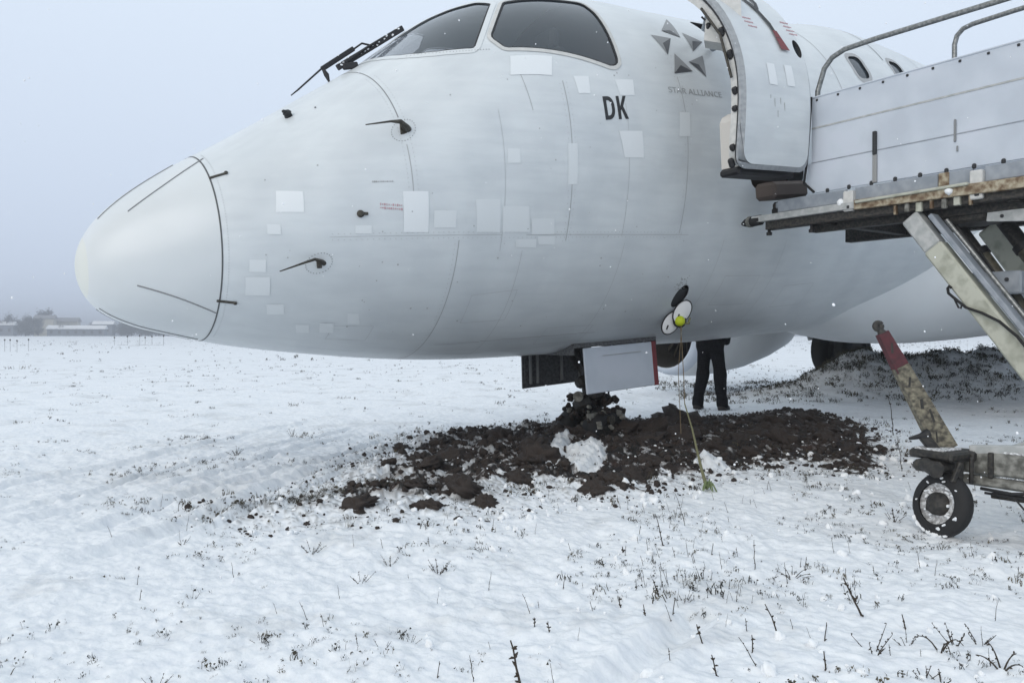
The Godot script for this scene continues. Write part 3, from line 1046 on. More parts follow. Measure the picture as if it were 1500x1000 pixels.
	obj("dirt_streak", done(dr), M.seam_soft, d)
	# hinge arm from the hull to the door
	var h := PackedVector2Array([Vector2(0.0, 0.0), Vector2(0.16, -0.05), Vector2(0.30, 0.12), Vector2(0.30, 0.42), Vector2(0.18, 0.40), Vector2(0.02, 0.16)])
	var arm := obj("hinge_arm", platem(h, 0.22, Transform3D(Basis(Vector3.UP, -0.9), Vector3(4.55, 2.58, 1.66))), M.liner, plane)
	var ah := st()
	tube(ah, [Vector3(5.14, 2.75, 1.25), Vector3(4.95, 2.78, 1.5), Vector3(4.72, 2.75, 1.72), Vector3(4.62, 2.72, 1.85)], 0.035, 8)
	tube(ah, [Vector3(5.14, 2.95, 1.15), Vector3(4.9, 2.95, 1.4), Vector3(4.66, 2.88, 1.75)], 0.022, 8)
	obj("hinge_rod", done(ah), M.alu_dark, arm)
	var ak := st()
	for v in [Vector3(4.55, 2.76, 1.74), Vector3(4.60, 2.72, 1.76), Vector3(4.55, 2.81, 1.72), Vector3(4.50, 2.69, 1.75), Vector3(4.64, 2.58, 1.78)]:
		cbox(ak, Transform3D(Basis.from_euler(Vector3(0.3, 0.5, 0.4)), v), Vector3(0.05, 0.06, 0.04), 0.012)
	tube(ak, [Vector3(4.48, 2.78, 1.70), Vector3(4.55, 2.66, 1.78), Vector3(4.62, 2.55, 1.80)], 0.008, 6)
	obj("hinge_fitting", done(ak), M.black, arm)

func make_nose_gear(plane: Node3D) -> void:
	# wheel well
	var s := st()
	for e in [[Vector3(4.48, 0.62, 0), Vector3(1.06, 0.03, 0.94)], [Vector3(3.95, 0.32, 0), Vector3(0.03, 0.6, 0.94)], [Vector3(5.01, 0.32, 0), Vector3(0.03, 0.6, 0.94)], [Vector3(4.48, 0.36, 0.47), Vector3(1.06, 0.55, 0.03)], [Vector3(4.48, 0.36, -0.47), Vector3(1.06, 0.55, 0.03)]]:
		cbox(s, Transform3D(Basis(), e[0]), e[1], 0.004)
	obj("wheel_well", done(s), M.bay, plane)
	for z in [1.0, -1.0]:
		var tilt := Basis(Vector3.RIGHT, -0.05 * z)
		var c := Vector3(4.50, -0.135, 0.50 * z)
		var d := obj("gear_door", boxm(c, Vector3(0.90, 0.43, 0.022), tilt, 0.006), M.alu if z > 0 else M.bay, plane)
		obj("door_lip", boxm(c + Vector3(0.452, 0, 0), Vector3(0.06, 0.436, 0.034), tilt, 0.006), M.red, d)
		var back := boxm(c + Vector3(0, 0, -0.016 * z), Vector3(0.86, 0.40, 0.012), tilt, 0.004)
		obj("inner_skin", back, M.bay, d)
		for x in [-0.36, -0.27, 0.05, 0.3]:
			obj("rib", boxm(c + Vector3(x, 0.01, -0.03 * z), Vector3(0.028, 0.37, 0.03), tilt, 0.006), M.rib, d)
		obj("door_link", tubem([c + Vector3(0.12, 0.18, -0.03 * z), c + Vector3(0.30, -0.10, -0.10 * z), Vector3(4.6, -0.05, 0.12 * z)], 0.014, 6), M.rib, d)
		if z > 0:
			var pl := st()
			for k in 5: cbox(pl, Transform3D(tilt, c + Vector3(0.26 + 0.028 * (k % 3), -0.06 - 0.04 * (k / 3) - 0.02 * (k % 2), 0.0125)), Vector3(0.024, 0.012, 0.003), 0.001)
			obj("stencil_marking", done(pl), M.seam_soft, d)
			obj("scratch", boxm(c + Vector3(0.02, 0.13, 0.0118), Vector3(0.5, 0.006, 0.002), tilt, 0.0005), M.seam_soft, d)
	# leg
	var g := st()
	tube(g, [Vector3(4.45, 0.55, 0), Vector3(4.50, -0.25, 0), Vector3(4.52, -0.62, 0)], [0.075, 0.07, 0.06], 12)
	tube(g, [Vector3(4.0, 0.45, 0.1), Vector3(4.48, -0.2, 0.05)], 0.03, 8)
	tube(g, [Vector3(4.0, 0.45, -0.1), Vector3(4.48, -0.2, -0.05)], 0.03, 8)
	for e in [[Vector3(4.36, -0.28, 0.08), 0.12], [Vector3(4.62, -0.34, 0.06), 0.14], [Vector3(4.5, -0.40, 0.12), 0.15], [Vector3(4.35, -0.48, 0.10), 0.13], [Vector3(4.64, -0.50, 0.08), 0.13], [Vector3(4.5, -0.55, -0.1), 0.16]]:
		cbox(g, Transform3D(Basis.from_euler(Vector3(e[1] * 9, e[1] * 5, e[1] * 7)), e[0]), Vector3(1, 1.2, 0.9) * e[1], 0.03)
	var leg := obj("nose_gear_leg", done(g), M.grime, plane)
	var hose := st()
	tube(hose, [Vector3(4.40, -0.1, 0.09), Vector3(4.33, -0.3, 0.12), Vector3(4.42, -0.5, 0.13), Vector3(4.5, -0.6, 0.12)], 0.012, 6)
	tube(hose, [Vector3(4.6, -0.1, 0.08), Vector3(4.70, -0.3, 0.10), Vector3(4.66, -0.5, 0.12)], 0.010, 6)
	obj("hydraulic_hose", done(hose), M.black, leg)
	var li := st()
	lathe(li, [Vector2(0.0, 0.0), Vector2(0.035, 0.0), Vector2(0.05, 0.05), Vector2(0.052, 0.075), Vector2(0.045, 0.078), Vector2(0.03, 0.06), Vector2(0.0, 0.055)], 16, frame_y(Vector3(-0.8, -0.1, 0.5), Vector3(4.28, -0.40, 0.14)))
	obj("taxi_light", done(li), M.chassis, leg)
	obj("axle", tubem([Vector3(4.52, -0.66, -0.32), Vector3(4.52, -0.66, 0.32)], 0.045, 10), M.dark_metal, leg)
	obj("tow_fitting", beamm(Vector3(4.30, -0.62, 0.22), Vector3(4.74, -0.60, 0.22), 0.06, 0.07), M.chassis, leg)
	rng.seed = 88
	var mk := st()
	for k in 110:
		var p := Vector3(4.52 + clampf(rng.randfn() * 0.13, -0.24, 0.24), -0.60 + clampf(rng.randfn() * 0.09, -0.14, 0.14), rng.randf_range(-0.3, 0.34))
		var sz := Vector3(rng.randf_range(0.03, 0.09), rng.randf_range(0.025, 0.06), rng.randf_range(0.03, 0.07))
		var bb := Basis.from_euler(Vector3(k * 1.3, k * 0.7, k * 2.1))
		if k % 4: cbox(mk, Transform3D(bb, p), sz, 0.012)
		else: obj("metal_fitting", boxm(p, sz, bb, 0.012), M.chassis, leg)
	obj("caked_mud", done(mk), M.clod, leg)
	for z in [0.2, -0.2]:
		var xf := frame_y(Vector3(0, 0, 1), Vector3(4.52, -0.84, z - 0.09))
		var w := obj("nose_wheel", lathem([Vector2(0.16, 0.0), Vector2(0.235, 0.0), Vector2(0.275, 0.025), Vector2(0.285, 0.06), Vector2(0.285, 0.12), Vector2(0.275, 0.155), Vector2(0.235, 0.18), Vector2(0.16, 0.18)], 28, xf), M.rubber, plane)
		obj("rim", lathem([Vector2(0.0, 0.02), Vector2(0.05, 0.0), Vector2(0.12, 0.03), Vector2(0.165, 0.01), Vector2(0.165, 0.17), Vector2(0.12, 0.15), Vector2(0.05, 0.18), Vector2(0.0, 0.16)], 24, xf), M.grime, w)

func make_hatch(plane: Node3D, hole: PackedVector2Array) -> void:
	var box := st()
	var n := fnorm(4.80, -49.5)
	var c := fus(4.80, -49.5, -0.07)
	cbox(box, Transform3D(frame_y(n, Vector3.ZERO).basis, c), Vector3(0.26, 0.1, 0.26), 0.01)
	obj("hatch_well", done(box), M.gap, plane)
	var along := Vector3(0.33, 0.72, 0.55).normalized()    # up the skin
	for e in [[4.905, -52.5, 0.06], [4.845, -57.0, 0.075]]:
		var nn := fnorm(e[0], e[1])
		var p := fus(e[0], e[1], e[2])
		var y := (nn * 0.7 + Vector3(-0.55, 0.30, 0.75)).normalized()
		var z := (along - y * along.dot(y)).normalized()
		var x := y.cross(z)
		var xf := Transform3D(Basis(x * 0.076, y, z * 0.115), p)
		var d := obj("hatch_cover", lathem([Vector2(0.0, -0.006), Vector2(0.94, -0.006), Vector2(1.0, -0.002), Vector2(1.0, 0.003), Vector2(0.94, 0.007), Vector2(0.0, 0.007)], 28, xf), M.white_plate, plane)
		obj("rim", lathem([Vector2(1.0, -0.009), Vector2(1.08, -0.009), Vector2(1.08, 0.006), Vector2(1.0, 0.006)], 28, xf), M.black, d)
		obj("fastener_slot", boxm(p + y * 0.009 + z * (0.03 if e[2] < 0.06 else -0.055) + x * 0.012, Vector3(0.014, 0.006, 0.045), Basis(x, y, z) * Basis(Vector3.UP, 0.25), 0.002), M.black, d)
	# smudge of worn paint above it
	rng.seed = 12
	var sm := st()
	for i in 26:
		var x := 4.74 + rng.randfn() * 0.035
		var ph := -42.5 + rng.randfn() * 1.5
		cbox(sm, Transform3D(frame_y(fnorm(x, ph), Vector3.ZERO).basis, fus(x, ph, 0.001)), Vector3(0.014, 0.002, 0.012) * rng.randf_range(0.5, 1.3), 0.0005)
	obj("scuff_mark", done(sm), M.seam_soft, plane)

func make_engine(plane: Node3D, z: float) -> void:
	var xf := Transform3D(Basis(Vector3(0, 0, 1), Vector3(1, 0, 0), Vector3(0, 1, 0)), Vector3(9.6, -0.06, 3.9 * z))
	var prof_out := [Vector2(0.69, 0.02), Vector2(0.73, 0.0), Vector2(0.79, 0.06), Vector2(0.85, 0.25), Vector2(0.89, 0.6), Vector2(0.90, 1.1), Vector2(0.86, 1.8), Vector2(0.74, 2.5), Vector2(0.58, 3.1)]
	var prof_in := [Vector2(0.57, 3.1), Vector2(0.62, 2.5), Vector2(0.64, 0.7), Vector2(0.63, 0.35), Vector2(0.66, 0.1), Vector2(0.69, 0.02)]
	var e := obj("engine_nacelle", lathem(prof_out, 40, xf), M.fairing, plane)
	obj("intake_lip", lathem([Vector2(0.688, 0.03), Vector2(0.70, -0.006), Vector2(0.735, -0.012), Vector2(0.80, 0.055), Vector2(0.835, 0.16)], 40, xf), M.alu, e)
	obj("intake_duct", lathem(prof_in, 40, xf), M.grime, e)
	obj("spinner", lathem([Vector2(0.0, 0.30), Vector2(0.10, 0.38), Vector2(0.19, 0.56), Vector2(0.20, 0.62)], 20, Transform3D(Basis(xf.basis.x, xf.basis.y, xf.basis.z), xf.origin)), M.dark_metal, e)
	for k in 22:
		var a := TAU * k / 22
		var dr := Vector3(0, cos(a), sin(a))
		var tn := Vector3(0, -sin(a), cos(a))
		var o := Vector3(10.2, -0.06, 3.9 * z)
		var s := st()
		s.set_smooth_group(-1)
		face(s, [o + dr * 0.18 - tn * 0.02 - Vector3(0.05, 0, 0), o + dr * 0.18 + tn * 0.02 + Vector3(0.05, 0, 0), o + dr * 0.63 + tn * 0.05 + Vector3(0.03, 0, 0), o + dr * 0.63 - tn * 0.05 - Vector3(0.03, 0, 0)], o + Vector3(1, 0, 0))
		obj("fan_blade", done(s), M.dark_metal, e)
	var py := []
	for q in [[10.6, 0.75, 3.6, 0.06], [10.9, 0.95, 3.4, 0.06]]:
		foil([py, Vector3(q[0], q[1] - 0.2, 3.9 * z)], Vector3(q[2], -0.2, 0), Vector3.BACK, q[3])
	obj("pylon", sheet(py, true), M.fairing, plane)
	obj("latch_mark", boxm(Vector3(10.9, -0.55, 3.9 * z + 0.72), Vector3(0.1, 0.06, 0.02), Basis(Vector3.RIGHT, 0.7), 0.005), M.seam, e)

func make_main_gear(plane: Node3D, z: float) -> void:
	var s := st()
	tube(s, [Vector3(13.0, 0.5, 2.6 * z), Vector3(12.95, -0.7, 2.6 * z)], [0.11, 0.09], 12)
	tube(s, [Vector3(12.95, -0.35, 2.55 * z), Vector3(12.9, 0.25, 1.5 * z)], 0.05, 8)
	var leg := obj("main_gear_leg", done(s), M.alu_dark, plane)
	obj("gear_strut_door", boxm(Vector3(12.85, -0.18, 3.15 * z), Vector3(0.5, 0.62, 0.03), Basis(Vector3.RIGHT, 0.35 * z), 0.01), M.fairing, leg)
	for o in [-0.24, 0.24]:
		var xf := frame_y(Vector3(0, 0, 1), Vector3(12.95, -0.68, 2.6 * z + o - 0.13))
		var w := obj("main_wheel", lathem([Vector2(0.25, 0.0), Vector2(0.40, 0.0), Vector2(0.46, 0.04), Vector2(0.475, 0.09), Vector2(0.475, 0.17), Vector2(0.46, 0.22), Vector2(0.40, 0.26), Vector2(0.25, 0.26)], 30, xf), M.rubber, plane)
		obj("rim", lathem([Vector2(0.0, 0.03), Vector2(0.08, 0.0), Vector2(0.2, 0.05), Vector2(0.255, 0.02), Vector2(0.255, 0.24), Vector2(0.2, 0.21), Vector2(0.08, 0.26), Vector2(0.0, 0.24)], 24, xf), M.grime, w)

# ---------------------------------------------------------------- mobile stairs
func make_stairs() -> void:
	var org := lvl(3.5, 0, 4.1)
	var t := thing("boarding_stairs", "worn mobile boarding stairs with pale side boards and rusty beam at the open door", "boarding stairs", org, YAW)
	var L := func(a: float, h: float, o: float) -> Vector3: return Vector3(a - 3.5, h, o - 4.1)
	var inv := Basis(Vector3.UP, -YAW)
	var Wd := func(x: float, h: float, z: float) -> Vector3: return inv * (Vector3(x, h, z) - org)
	var far_o := 5.3
	# side boards, near and far
	for side in 2:
		var a := 5.1 if side == 0 else 6.36
		var hs := [[2.205, 2.452], [2.458, 2.735], [2.741, 2.985]]
		for i in 3:
			var pp := pts2([2.17 if i > 0 else 2.20, hs[i][0], far_o, hs[i][0], far_o, hs[i][1], 2.17, hs[i][1]]) if i > 0 else pts2([2.20, hs[i][0], far_o, hs[i][0], far_o, hs[i][1], 2.14, hs[i][1], 2.12, 2.30])
			for k in pp.size(): pp[k] = Vector2(pp[k].x - 4.1, pp[k].y)
			var bd := obj("side_board", platem(pp, 0.016, Transform3D(Basis(Vector3(0, 0, 1), Vector3.UP, Vector3(-1, 0, 0)), Vector3(a - 3.5, 0, 0))), M.alu, t)
			if side == 0 and i < 2:
				obj("board_joint", beamm(L.call(a - 0.009, hs[i][1] + 0.003, 2.17), L.call(a - 0.009, hs[i][1] + 0.003, far_o), 0.006, 0.008 if i == 0 else 0.014, Vector3.UP, 0.001), M.alu_dark if i == 0 else M.leg_grey, bd)
		obj("top_rail", beamm(L.call(a, 2.992, 2.17), L.call(a, 2.992, far_o), 0.03, 0.014), M.alu, t)
		for k in 16:
			var o := 2.22 + 0.19 * k
			if side == 0:
				obj("bolt", boxm(L.call(a - 0.012, 2.965, o), Vector3(0.012, 0.018, 0.018), Basis(), 0.004), M.gap, t)
				obj("bolt", boxm(L.call(a - 0.014, 2.206, o + 0.1), Vector3(0.024, 0.036, 0.026), Basis(), 0.008), M.gap, t)
	# uprights against the boards
	obj("upright", beamm(L.call(5.082, 2.205, 2.73), L.call(5.082, 2.42, 2.73), 0.02, 0.034, Vector3.BACK), M.rib, t)
	obj("upright", beamm(L.call(5.078, 2.42, 2.73), L.call(5.078, 2.60, 2.73), 0.022, 0.030, Vector3.BACK), M.gap, t)
	obj("upright", beamm(L.call(5.084, 2.40, 3.33), L.call(5.084, 2.56, 3.33), 0.012, 0.015, Vector3.BACK), M.seam, t)
	obj("upright", beamm(L.call(5.086, 2.33, 3.345), L.call(5.086, 2.37, 3.345), 0.01, 0.012, Vector3.BACK), M.seam, t)
	var dk := st()
	tube(dk, [L.call(5.085, 3.0, 2.17), L.call(5.082, 2.75, 2.155), L.call(5.08, 2.45, 2.13), L.call(5.08, 2.30, 2.105), L.call(5.08, 2.21, 2.20)], 0.011, 6)
	obj("rubber_edge", done(dk), M.rubber, t)
	# hand rails
	var r1 := st()
	tube(r1, [L.call(5.13, 2.7, 2.19), L.call(5.13, 3.05, 2.20), L.call(5.13, 3.22, 2.26), L.call(5.13, 3.29, 2.33), L.call(5.13, 3.325, 2.44), L.call(5.13, 3.33, 2.7), L.call(5.13, 3.29, far_o)], 0.021, 10)
	obj("hand_rail", done(r1), M.galv, t)
	var r2 := st()
	tube(r2, [L.call(6.3, 2.7, 2.73), L.call(6.3, 3.52, 2.73), L.call(6.3, 3.59, 2.75), L.call(6.3, 3.635, 2.80), L.call(6.3, 3.65, 2.88), L.call(6.3, 3.655, 3.2), L.call(6.3, 3.64, far_o)], 0.021, 10)
	obj("hand_rail", done(r2), M.galv, t)
	# deck
	obj("deck", boxm(L.call(5.73, 2.155, 3.55), Vector3(1.24, 0.05, 3.5), Basis(), 0.006), M.alu_dark, t)
	obj("bridge_lip", boxm(L.call(5.66, 2.17, 1.88), Vector3(0.95, 0.07, 0.36), Basis(), 0.02), M.grime, t)
	obj("bridge_lip", boxm(L.call(5.32, 2.115, 1.92), Vector3(0.38, 0.05, 0.36), Basis(), 0.01), M.rubber, t)
	# side channel in lengths, with clamps
	for e in [[1.86, 2.50, 0.0], [2.575, 3.22, 0.004], [3.30, 3.46, 0.0], [3.54, far_o, 0.004]]:
		obj("side_channel", beamm(L.call(5.075 + e[2], 2.135, e[0]), L.call(5.075 + e[2], 2.135, e[1]), 0.03, 0.105), M.alu_dark, t)
	obj("rusty_plate", boxm(L.call(5.068, 2.14, 3.265), Vector3(0.03, 0.10, 0.075), Basis(), 0.006), M.rust_paint, t)
	for o in [2.54, 3.50]:
		var c := obj("clamp_bracket", boxm(L.call(5.045, 2.085 if o < 3 else 2.065, o), Vector3(0.05, 0.16 if o < 3 else 0.20, 0.085), Basis(), 0.008), M.liner, t)
		obj("bolt", boxm(L.call(5.016, 2.035 if o < 3 else 2.0, o + 0.01), Vector3(0.014, 0.03, 0.03), Basis(), 0.008), M.gap, c)
	obj("snow_lump", lathem([Vector2(0, -0.02), Vector2(0.025, 0), Vector2(0.03, 0.03), Vector2(0.012, 0.05), Vector2(0, 0.052)], 8, Transform3D(Basis(), L.call(5.03, 2.06, 2.475))), M.snow_bit, t)
	obj("snow_lump", lathem([Vector2(0, -0.02), Vector2(0.025, 0), Vector2(0.03, 0.02), Vector2(0.012, 0.03), Vector2(0, 0.032)], 8, Transform3D(Basis(), L.call(5.0, 2.03, 3.33))), M.snow_bit, t)
	# long beams under the deck
	obj("rail_tube", beamm(L.call(5.04, 2.045, 1.62), L.call(5.04, 2.045, 2.60), 0.06, 0.055), M.leg_grey, t)
	obj("rust_beam", beamm(L.call(5.03, 2.045, 2.60), L.call(5.03, 2.02, far_o), 0.05, 0.075), M.rust_paint, t)
	obj("rust_flange", beamm(L.call(5.005, 2.062, 2.62), L.call(5.005, 2.075, 3.46), 0.04, 0.02), M.leg_paint, t)
	var ub := st()
	beam(ub, L.call(5.10, 1.985, 1.74), L.call(5.10, 1.975, far_o), 0.1, 0.075)
	beam(ub, L.call(5.22, 1.95, 2.1), L.call(5.22, 1.93, far_o), 0.08, 0.11)
	beam(ub, L.call(6.3, 2.0, 1.74), L.call(6.3, 1.98, far_o), 0.1, 0.16)
	for o in [2.3, 3.0, 3.7, 4.4, 5.1]: beam(ub, L.call(5.1, 1.98, o), L.call(6.3, 1.98, o), 0.08, 0.1)
	obj("under_beam", done(ub), M.grime, t)
	obj("bumper", tubem([L.call(5.05, 2.04, 1.70), L.call(5.05, 2.035, 1.60), L.call(5.05, 2.03, 1.53), L.call(5.05, 2.025, 1.49)], [0.045, 0.047, 0.035, 0.012], 10), M.rubber, t)
	obj("bumper_band", tubem([L.call(5.05, 2.034, 1.565), L.call(5.05, 2.034, 1.60)], 0.049, 10), M.chassis, t)
	for e in [[1.76, 1.90], [2.18, 1.88]]:
		obj("stop_bolt", tubem([L.call(5.08, 1.97, e[0]), L.call(5.08, e[1] + 0.03, e[0]), L.call(5.08, e[1] + 0.025, e[0]), L.call(5.08, e[1], e[0])], [0.014, 0.014, 0.025, 0.024], 8), M.black, t)
	for k in 7:
		var o := 2.92 + 0.09 * k
		obj("gusset", boxm(L.call(5.04, 1.965 + 0.01 * (k % 2), o), Vector3(0.03, 0.07, 0.02 + 0.012 * (k % 3)), Basis(), 0.004), [M.rust_paint, M.chassis, M.leg_paint][k % 3], t)
	# supporting legs and lift cylinders
	obj("support_leg", beamm(L.call(5.08, 1.90, 3.025), L.call(5.08, 1.66, 3.20), 0.11, 0.135, Vector3.UP, 0.012), M.leg_grey, t)
	obj("support_leg", beamm(L.call(5.08, 1.665, 3.195), L.call(5.08, 0.30, 4.20), 0.11, 0.145, Vector3.UP, 0.014), M.leg_paint, t)
	obj("support_leg", beamm(L.call(6.3, 1.92, 3.02), L.call(6.3, 0.30, 4.10), 0.13, 0.17, Vector3.UP, 0.014), M.leg_paint, t)
	obj("leg_edge", beamm(L.call(5.08, 1.90, 3.175), L.call(5.08, 0.42, 4.27), 0.10, 0.035, Vector3.UP, 0.006), M.alu_dark, t)
	obj("brace_tube", tubem([L.call(5.13, 1.86, 3.25), L.call(5.13, 0.62, 4.16)], 0.016, 8), M.galv, t)
	obj("brace_tube", tubem([L.call(5.26, 1.86, 3.23), L.call(5.26, 1.52, 3.46)], 0.018, 8), M.black, t)
	for e in [[5.5, 3.13, 1.90, 3.62, 1.16], [5.62, 3.39, 1.92, 3.86, 1.22]]:
		var p := L.call(e[0], e[2], e[1])
		var q := L.call(e[0], e[4], e[3])
		var c := obj("lift_cylinder", tubem([p.lerp(q, 0.36), q], 0.062, 14), M.cylinder, t)
		obj("piston_rod", tubem([p, p.lerp(q, 0.4)], 0.042 if e[0] < 5.6 else 0.056, 12), M.grime, c)
		obj("cylinder_collar", tubem([p.lerp(q, 0.33), p.lerp(q, 0.39)], 0.072, 14), M.black, c)
		obj("hydraulic_pipe", tubem([p.lerp(q, 0.38) + Vector3(-0.06, 0.03, 0.02), p.lerp(q, 0.5) + Vector3(-0.08, 0.03, 0.02), q + Vector3(-0.08, 0.03, 0.02)], 0.008, 6), M.black, c)
	obj("cross_plate", boxm(L.call(5.56, 1.40, 3.50), Vector3(0.5, 0.16, 0.34), Basis(), 0.01), M.alu_dark, t)
	for o in [3.36, 3.46, 3.58]: obj("bolt", boxm(L.call(5.30, 1.42, o), Vector3(0.02, 0.025, 0.025), Basis(), 0.006), M.gap, t)
	obj("pivot_block", boxm(L.call(5.35, 1.90, 3.32), Vector3(0.3, 0.13, 0.34), Basis(), 0.02), M.grime, t)
	obj("flight_arm", beamm(L.call(5.2, 1.875, 3.50), L.call(5.2, 1.79, 4.3), 0.03, 0.10), M.leg_grey, t)
	obj("bolt", boxm(L.call(5.18, 1.85, 3.60), Vector3(0.02, 0.022, 0.022), Basis(), 0.006), M.gap, t)
	var ho := st()
	tube(ho, [L.call(5.0, 1.36, 3.35), L.call(5.0, 1.375, 3.335), L.call(5.0, 1.36, 3.325), L.call(5.0, 1.325, 3.33), L.call(5.0, 1.28, 3.38), L.call(5.0, 1.22, 3.45), L.call(4.99, 1.18, 3.56), L.call(4.99, 1.12, 3.67), L.call(4.99, 1.02, 3.78), L.call(5.0, 0.85, 3.9)], 0.010, 6)
	tube(ho, [L.call(5.0, 1.285, 3.37), L.call(5.0, 1.22, 3.40), L.call(5.0, 1.215, 3.415), L.call(5.0, 1.24, 3.42)], 0.007, 6)
	obj("air_hose", done(ho), M.rubber, t)
	# the flight going down beyond the picture
	var n := 11
	for k in n:
		obj("tread", boxm(L.call(5.73, 2.02 - 0.18 * k, far_o + 0.14 + 0.26 * k), Vector3(1.1, 0.035, 0.27), Basis(), 0.006), M.alu_dark, t)
	for a in [5.14, 6.32]:
		obj("stringer", beamm(L.call(a, 2.05, far_o), L.call(a, 0.12, far_o + 2.9), 0.05, 0.2), M.leg_paint, t)
		obj("hand_rail", tubem([L.call(a, 3.2, far_o), L.call(a, 1.25, far_o + 2.9), L.call(a, 0.2, far_o + 2.9)], 0.021, 8), M.galv, t)
	# chassis
	var y0 := 0.37
	obj("chassis_beam", beamm(L.call(3.62, y0, 4.06), L.call(3.62, y0 - 0.01, 8.0), 0.08, 0.115, Vector3.UP, 0.01), M.chassis, t)
	obj("chassis_beam", beamm(L.call(6.4, y0, 4.1), L.call(6.4, y0 - 0.01, 8.0), 0.1, 0.14, Vector3.UP, 0.01), M.chassis, t)
	for o in [4.62, 6.2, 7.8]:
		obj("cross_member", beamm(L.call(3.66, y0 - 0.02, o), L.call(6.36, y0 - 0.02, o), 0.1, 0.1), M.chassis, t)
	obj("beam_snow", boxm(L.call(3.62, y0 + 0.062, 5.0), Vector3(0.06, 0.012, 1.4), Basis(), 0.005), M.snow_dirty, t)
	obj("cable_tray", beamm(L.call(3.60, 0.275, 4.10), L.call(3.60, 0.275, 4.55), 0.05, 0.05, Vector3.UP, 0.012), M.chassis, t)
	var lv := st()
	tube(lv, [L.call(3.72, 0.42, 4.25), L.call(3.72, 0.50, 4.43)], 0.022, 8)
	cbox(lv, Transform3D(Basis(), L.call(3.80, 0.45, 4.55)), Vector3(0.1, 0.14, 0.22), 0.02)
	obj("release_lever", done(lv), M.leg_grey, t)
	obj("lever_grip", tubem([L.call(3.72, 0.485, 4.40), L.call(3.72, 0.515, 4.43), L.call(3.72, 0.52, 4.47)], [0.028, 0.034, 0.02], 8), M.black, t)
	var cb := st()
	tube(cb, [L.call(3.58, 0.24, 4.20), L.call(3.57, 0.235, 4.35), L.call(3.57, 0.26, 4.5), L.call(3.57, 0.31, 4.7), L.call(3.6, 0.33, 4.9)], 0.009, 6)
	tube(cb, [L.call(3.58, 0.22, 4.22), L.call(3.57, 0.215, 4.6), L.call(3.57, 0.215, 5.2)], 0.007, 6)
	tube(cb, [L.call(3.57, 0.22, 4.36), L.call(3.56, 0.16, 4.42)], 0.005, 5)
	tube(cb, [L.call(3.57, 0.215, 4.42), L.call(3.56, 0.15, 4.49)], 0.005, 5)
	obj("loose_cable", done(cb), M.black, t)
	obj("draw_plate", boxm(L.call(3.60, 0.40, 4.10), Vector3(0.12, 0.05, 0.16), Basis(), 0.01), M.grime, t)
	obj("brace_bar", beamm(L.call(3.60, 0.43, 4.14), L.call(3.74, 0.52, 5.2), 0.05, 0.05), M.leg_grey, t)
	obj("brace_bar", beamm(L.call(3.70, 0.30, 4.12), L.call(4.6, 0.34, 4.60), 0.05, 0.06), M.chassis, t)
	obj("axle_bar", beamm(L.call(3.66, 0.20, 4.22), L.call(3.64, 0.21, 5.4), 0.04, 0.03), M.grime, t)
	for o in [4.25, 4.42, 4.6]:
		obj("strap_bracket", boxm(L.call(3.575, 0.365, o), Vector3(0.02, 0.13, 0.025), Basis(), 0.004), M.grime, t)
	# castor dolly
	var c0: Vector3 = Wd.call(2.265, 0.0, -4.16)
	obj("turntable_plate", boxm(Wd.call(2.275, 0.405, -4.2), Vector3(0.26, 0.045, 0.24), Basis(Vector3.UP, 0.5 - YAW), 0.012), M.grime, t)
	obj("plate_snow", boxm(Wd.call(2.24, 0.432, -4.2), Vector3(0.16, 0.012, 0.16), Basis(Vector3.UP, 0.5 - YAW), 0.005), M.snow_dirty, t)
	var fk := st()
	cbox(fk, Transform3D(Basis(), Wd.call(2.20, 0.35, -4.16)), Vector3(0.16, 0.06, 0.16), 0.02)
	tube(fk, [Wd.call(2.14, 0.36, -4.14), Wd.call(2.14, 0.34, -4.02)], 0.035, 10)
	beam(fk, Wd.call(2.31, 0.40, -4.17), Wd.call(2.30, 0.20, -4.17), 0.09, 0.06)
	beam(fk, Wd.call(2.28, 0.38, -4.06), Wd.call(2.235, 0.28, -4.05), 0.02, 0.024)
	beam(fk, Wd.call(2.36, 0.40, -4.1), Wd.call(2.37, 0.26, -4.12), 0.02, 0.02)
	obj("castor_fork", done(fk), M.grime, t)
	var ax := (inv * Vector3(-0.92, 0.20, 0.36)).normalized()
	var xf := frame_y(ax, Wd.call(2.235, 0.150, -4.13) - ax * 0.055)
	var wl := obj("castor_wheel", lathem([Vector2(0.105, 0.032), Vector2(0.14, 0.028), Vector2(0.158, 0.038), Vector2(0.165, 0.052), Vector2(0.165, 0.085), Vector2(0.158, 0.095), Vector2(0.14, 0.112), Vector2(0.105, 0.112)], 36, xf), M.rubber, t)
	obj("rim", lathem([Vector2(0.0, 0.01), Vector2(0.105, 0.012), Vector2(0.107, 0.10), Vector2(0.085, 0.080), Vector2(0.05, 0.088), Vector2(0.0, 0.09)], 28, xf), M.snow_dirty, wl)
	var hb := st()
	lathe(hb, [Vector2(0.062, 0.07), Vector2(0.058, 0.115), Vector2(0.03, 0.13), Vector2(0.0, 0.132)], 14, xf)
	cbox(hb, Transform3D(xf.basis, xf * Vector3(0.03, 0.11, -0.02)), Vector3(0.05, 0.03, 0.05), 0.01)
	obj("hub", done(hb), M.grime, wl)
	var sn := st()
	rng.seed = 71
	for k in 34:
		var a := rng.randf() * TAU
		var r := rng.randf_range(0.06, 0.155)
		var p := xf * Vector3(cos(a) * r, 0.108 + (0.008 if r > 0.11 else -0.012), sin(a) * r)
		cbox(sn, Transform3D(Basis.from_euler(Vector3(a, a * 3, a * 5)), p), Vector3(0.03, 0.015, 0.014) * rng.randf_range(0.4, 1.0), 0.006)
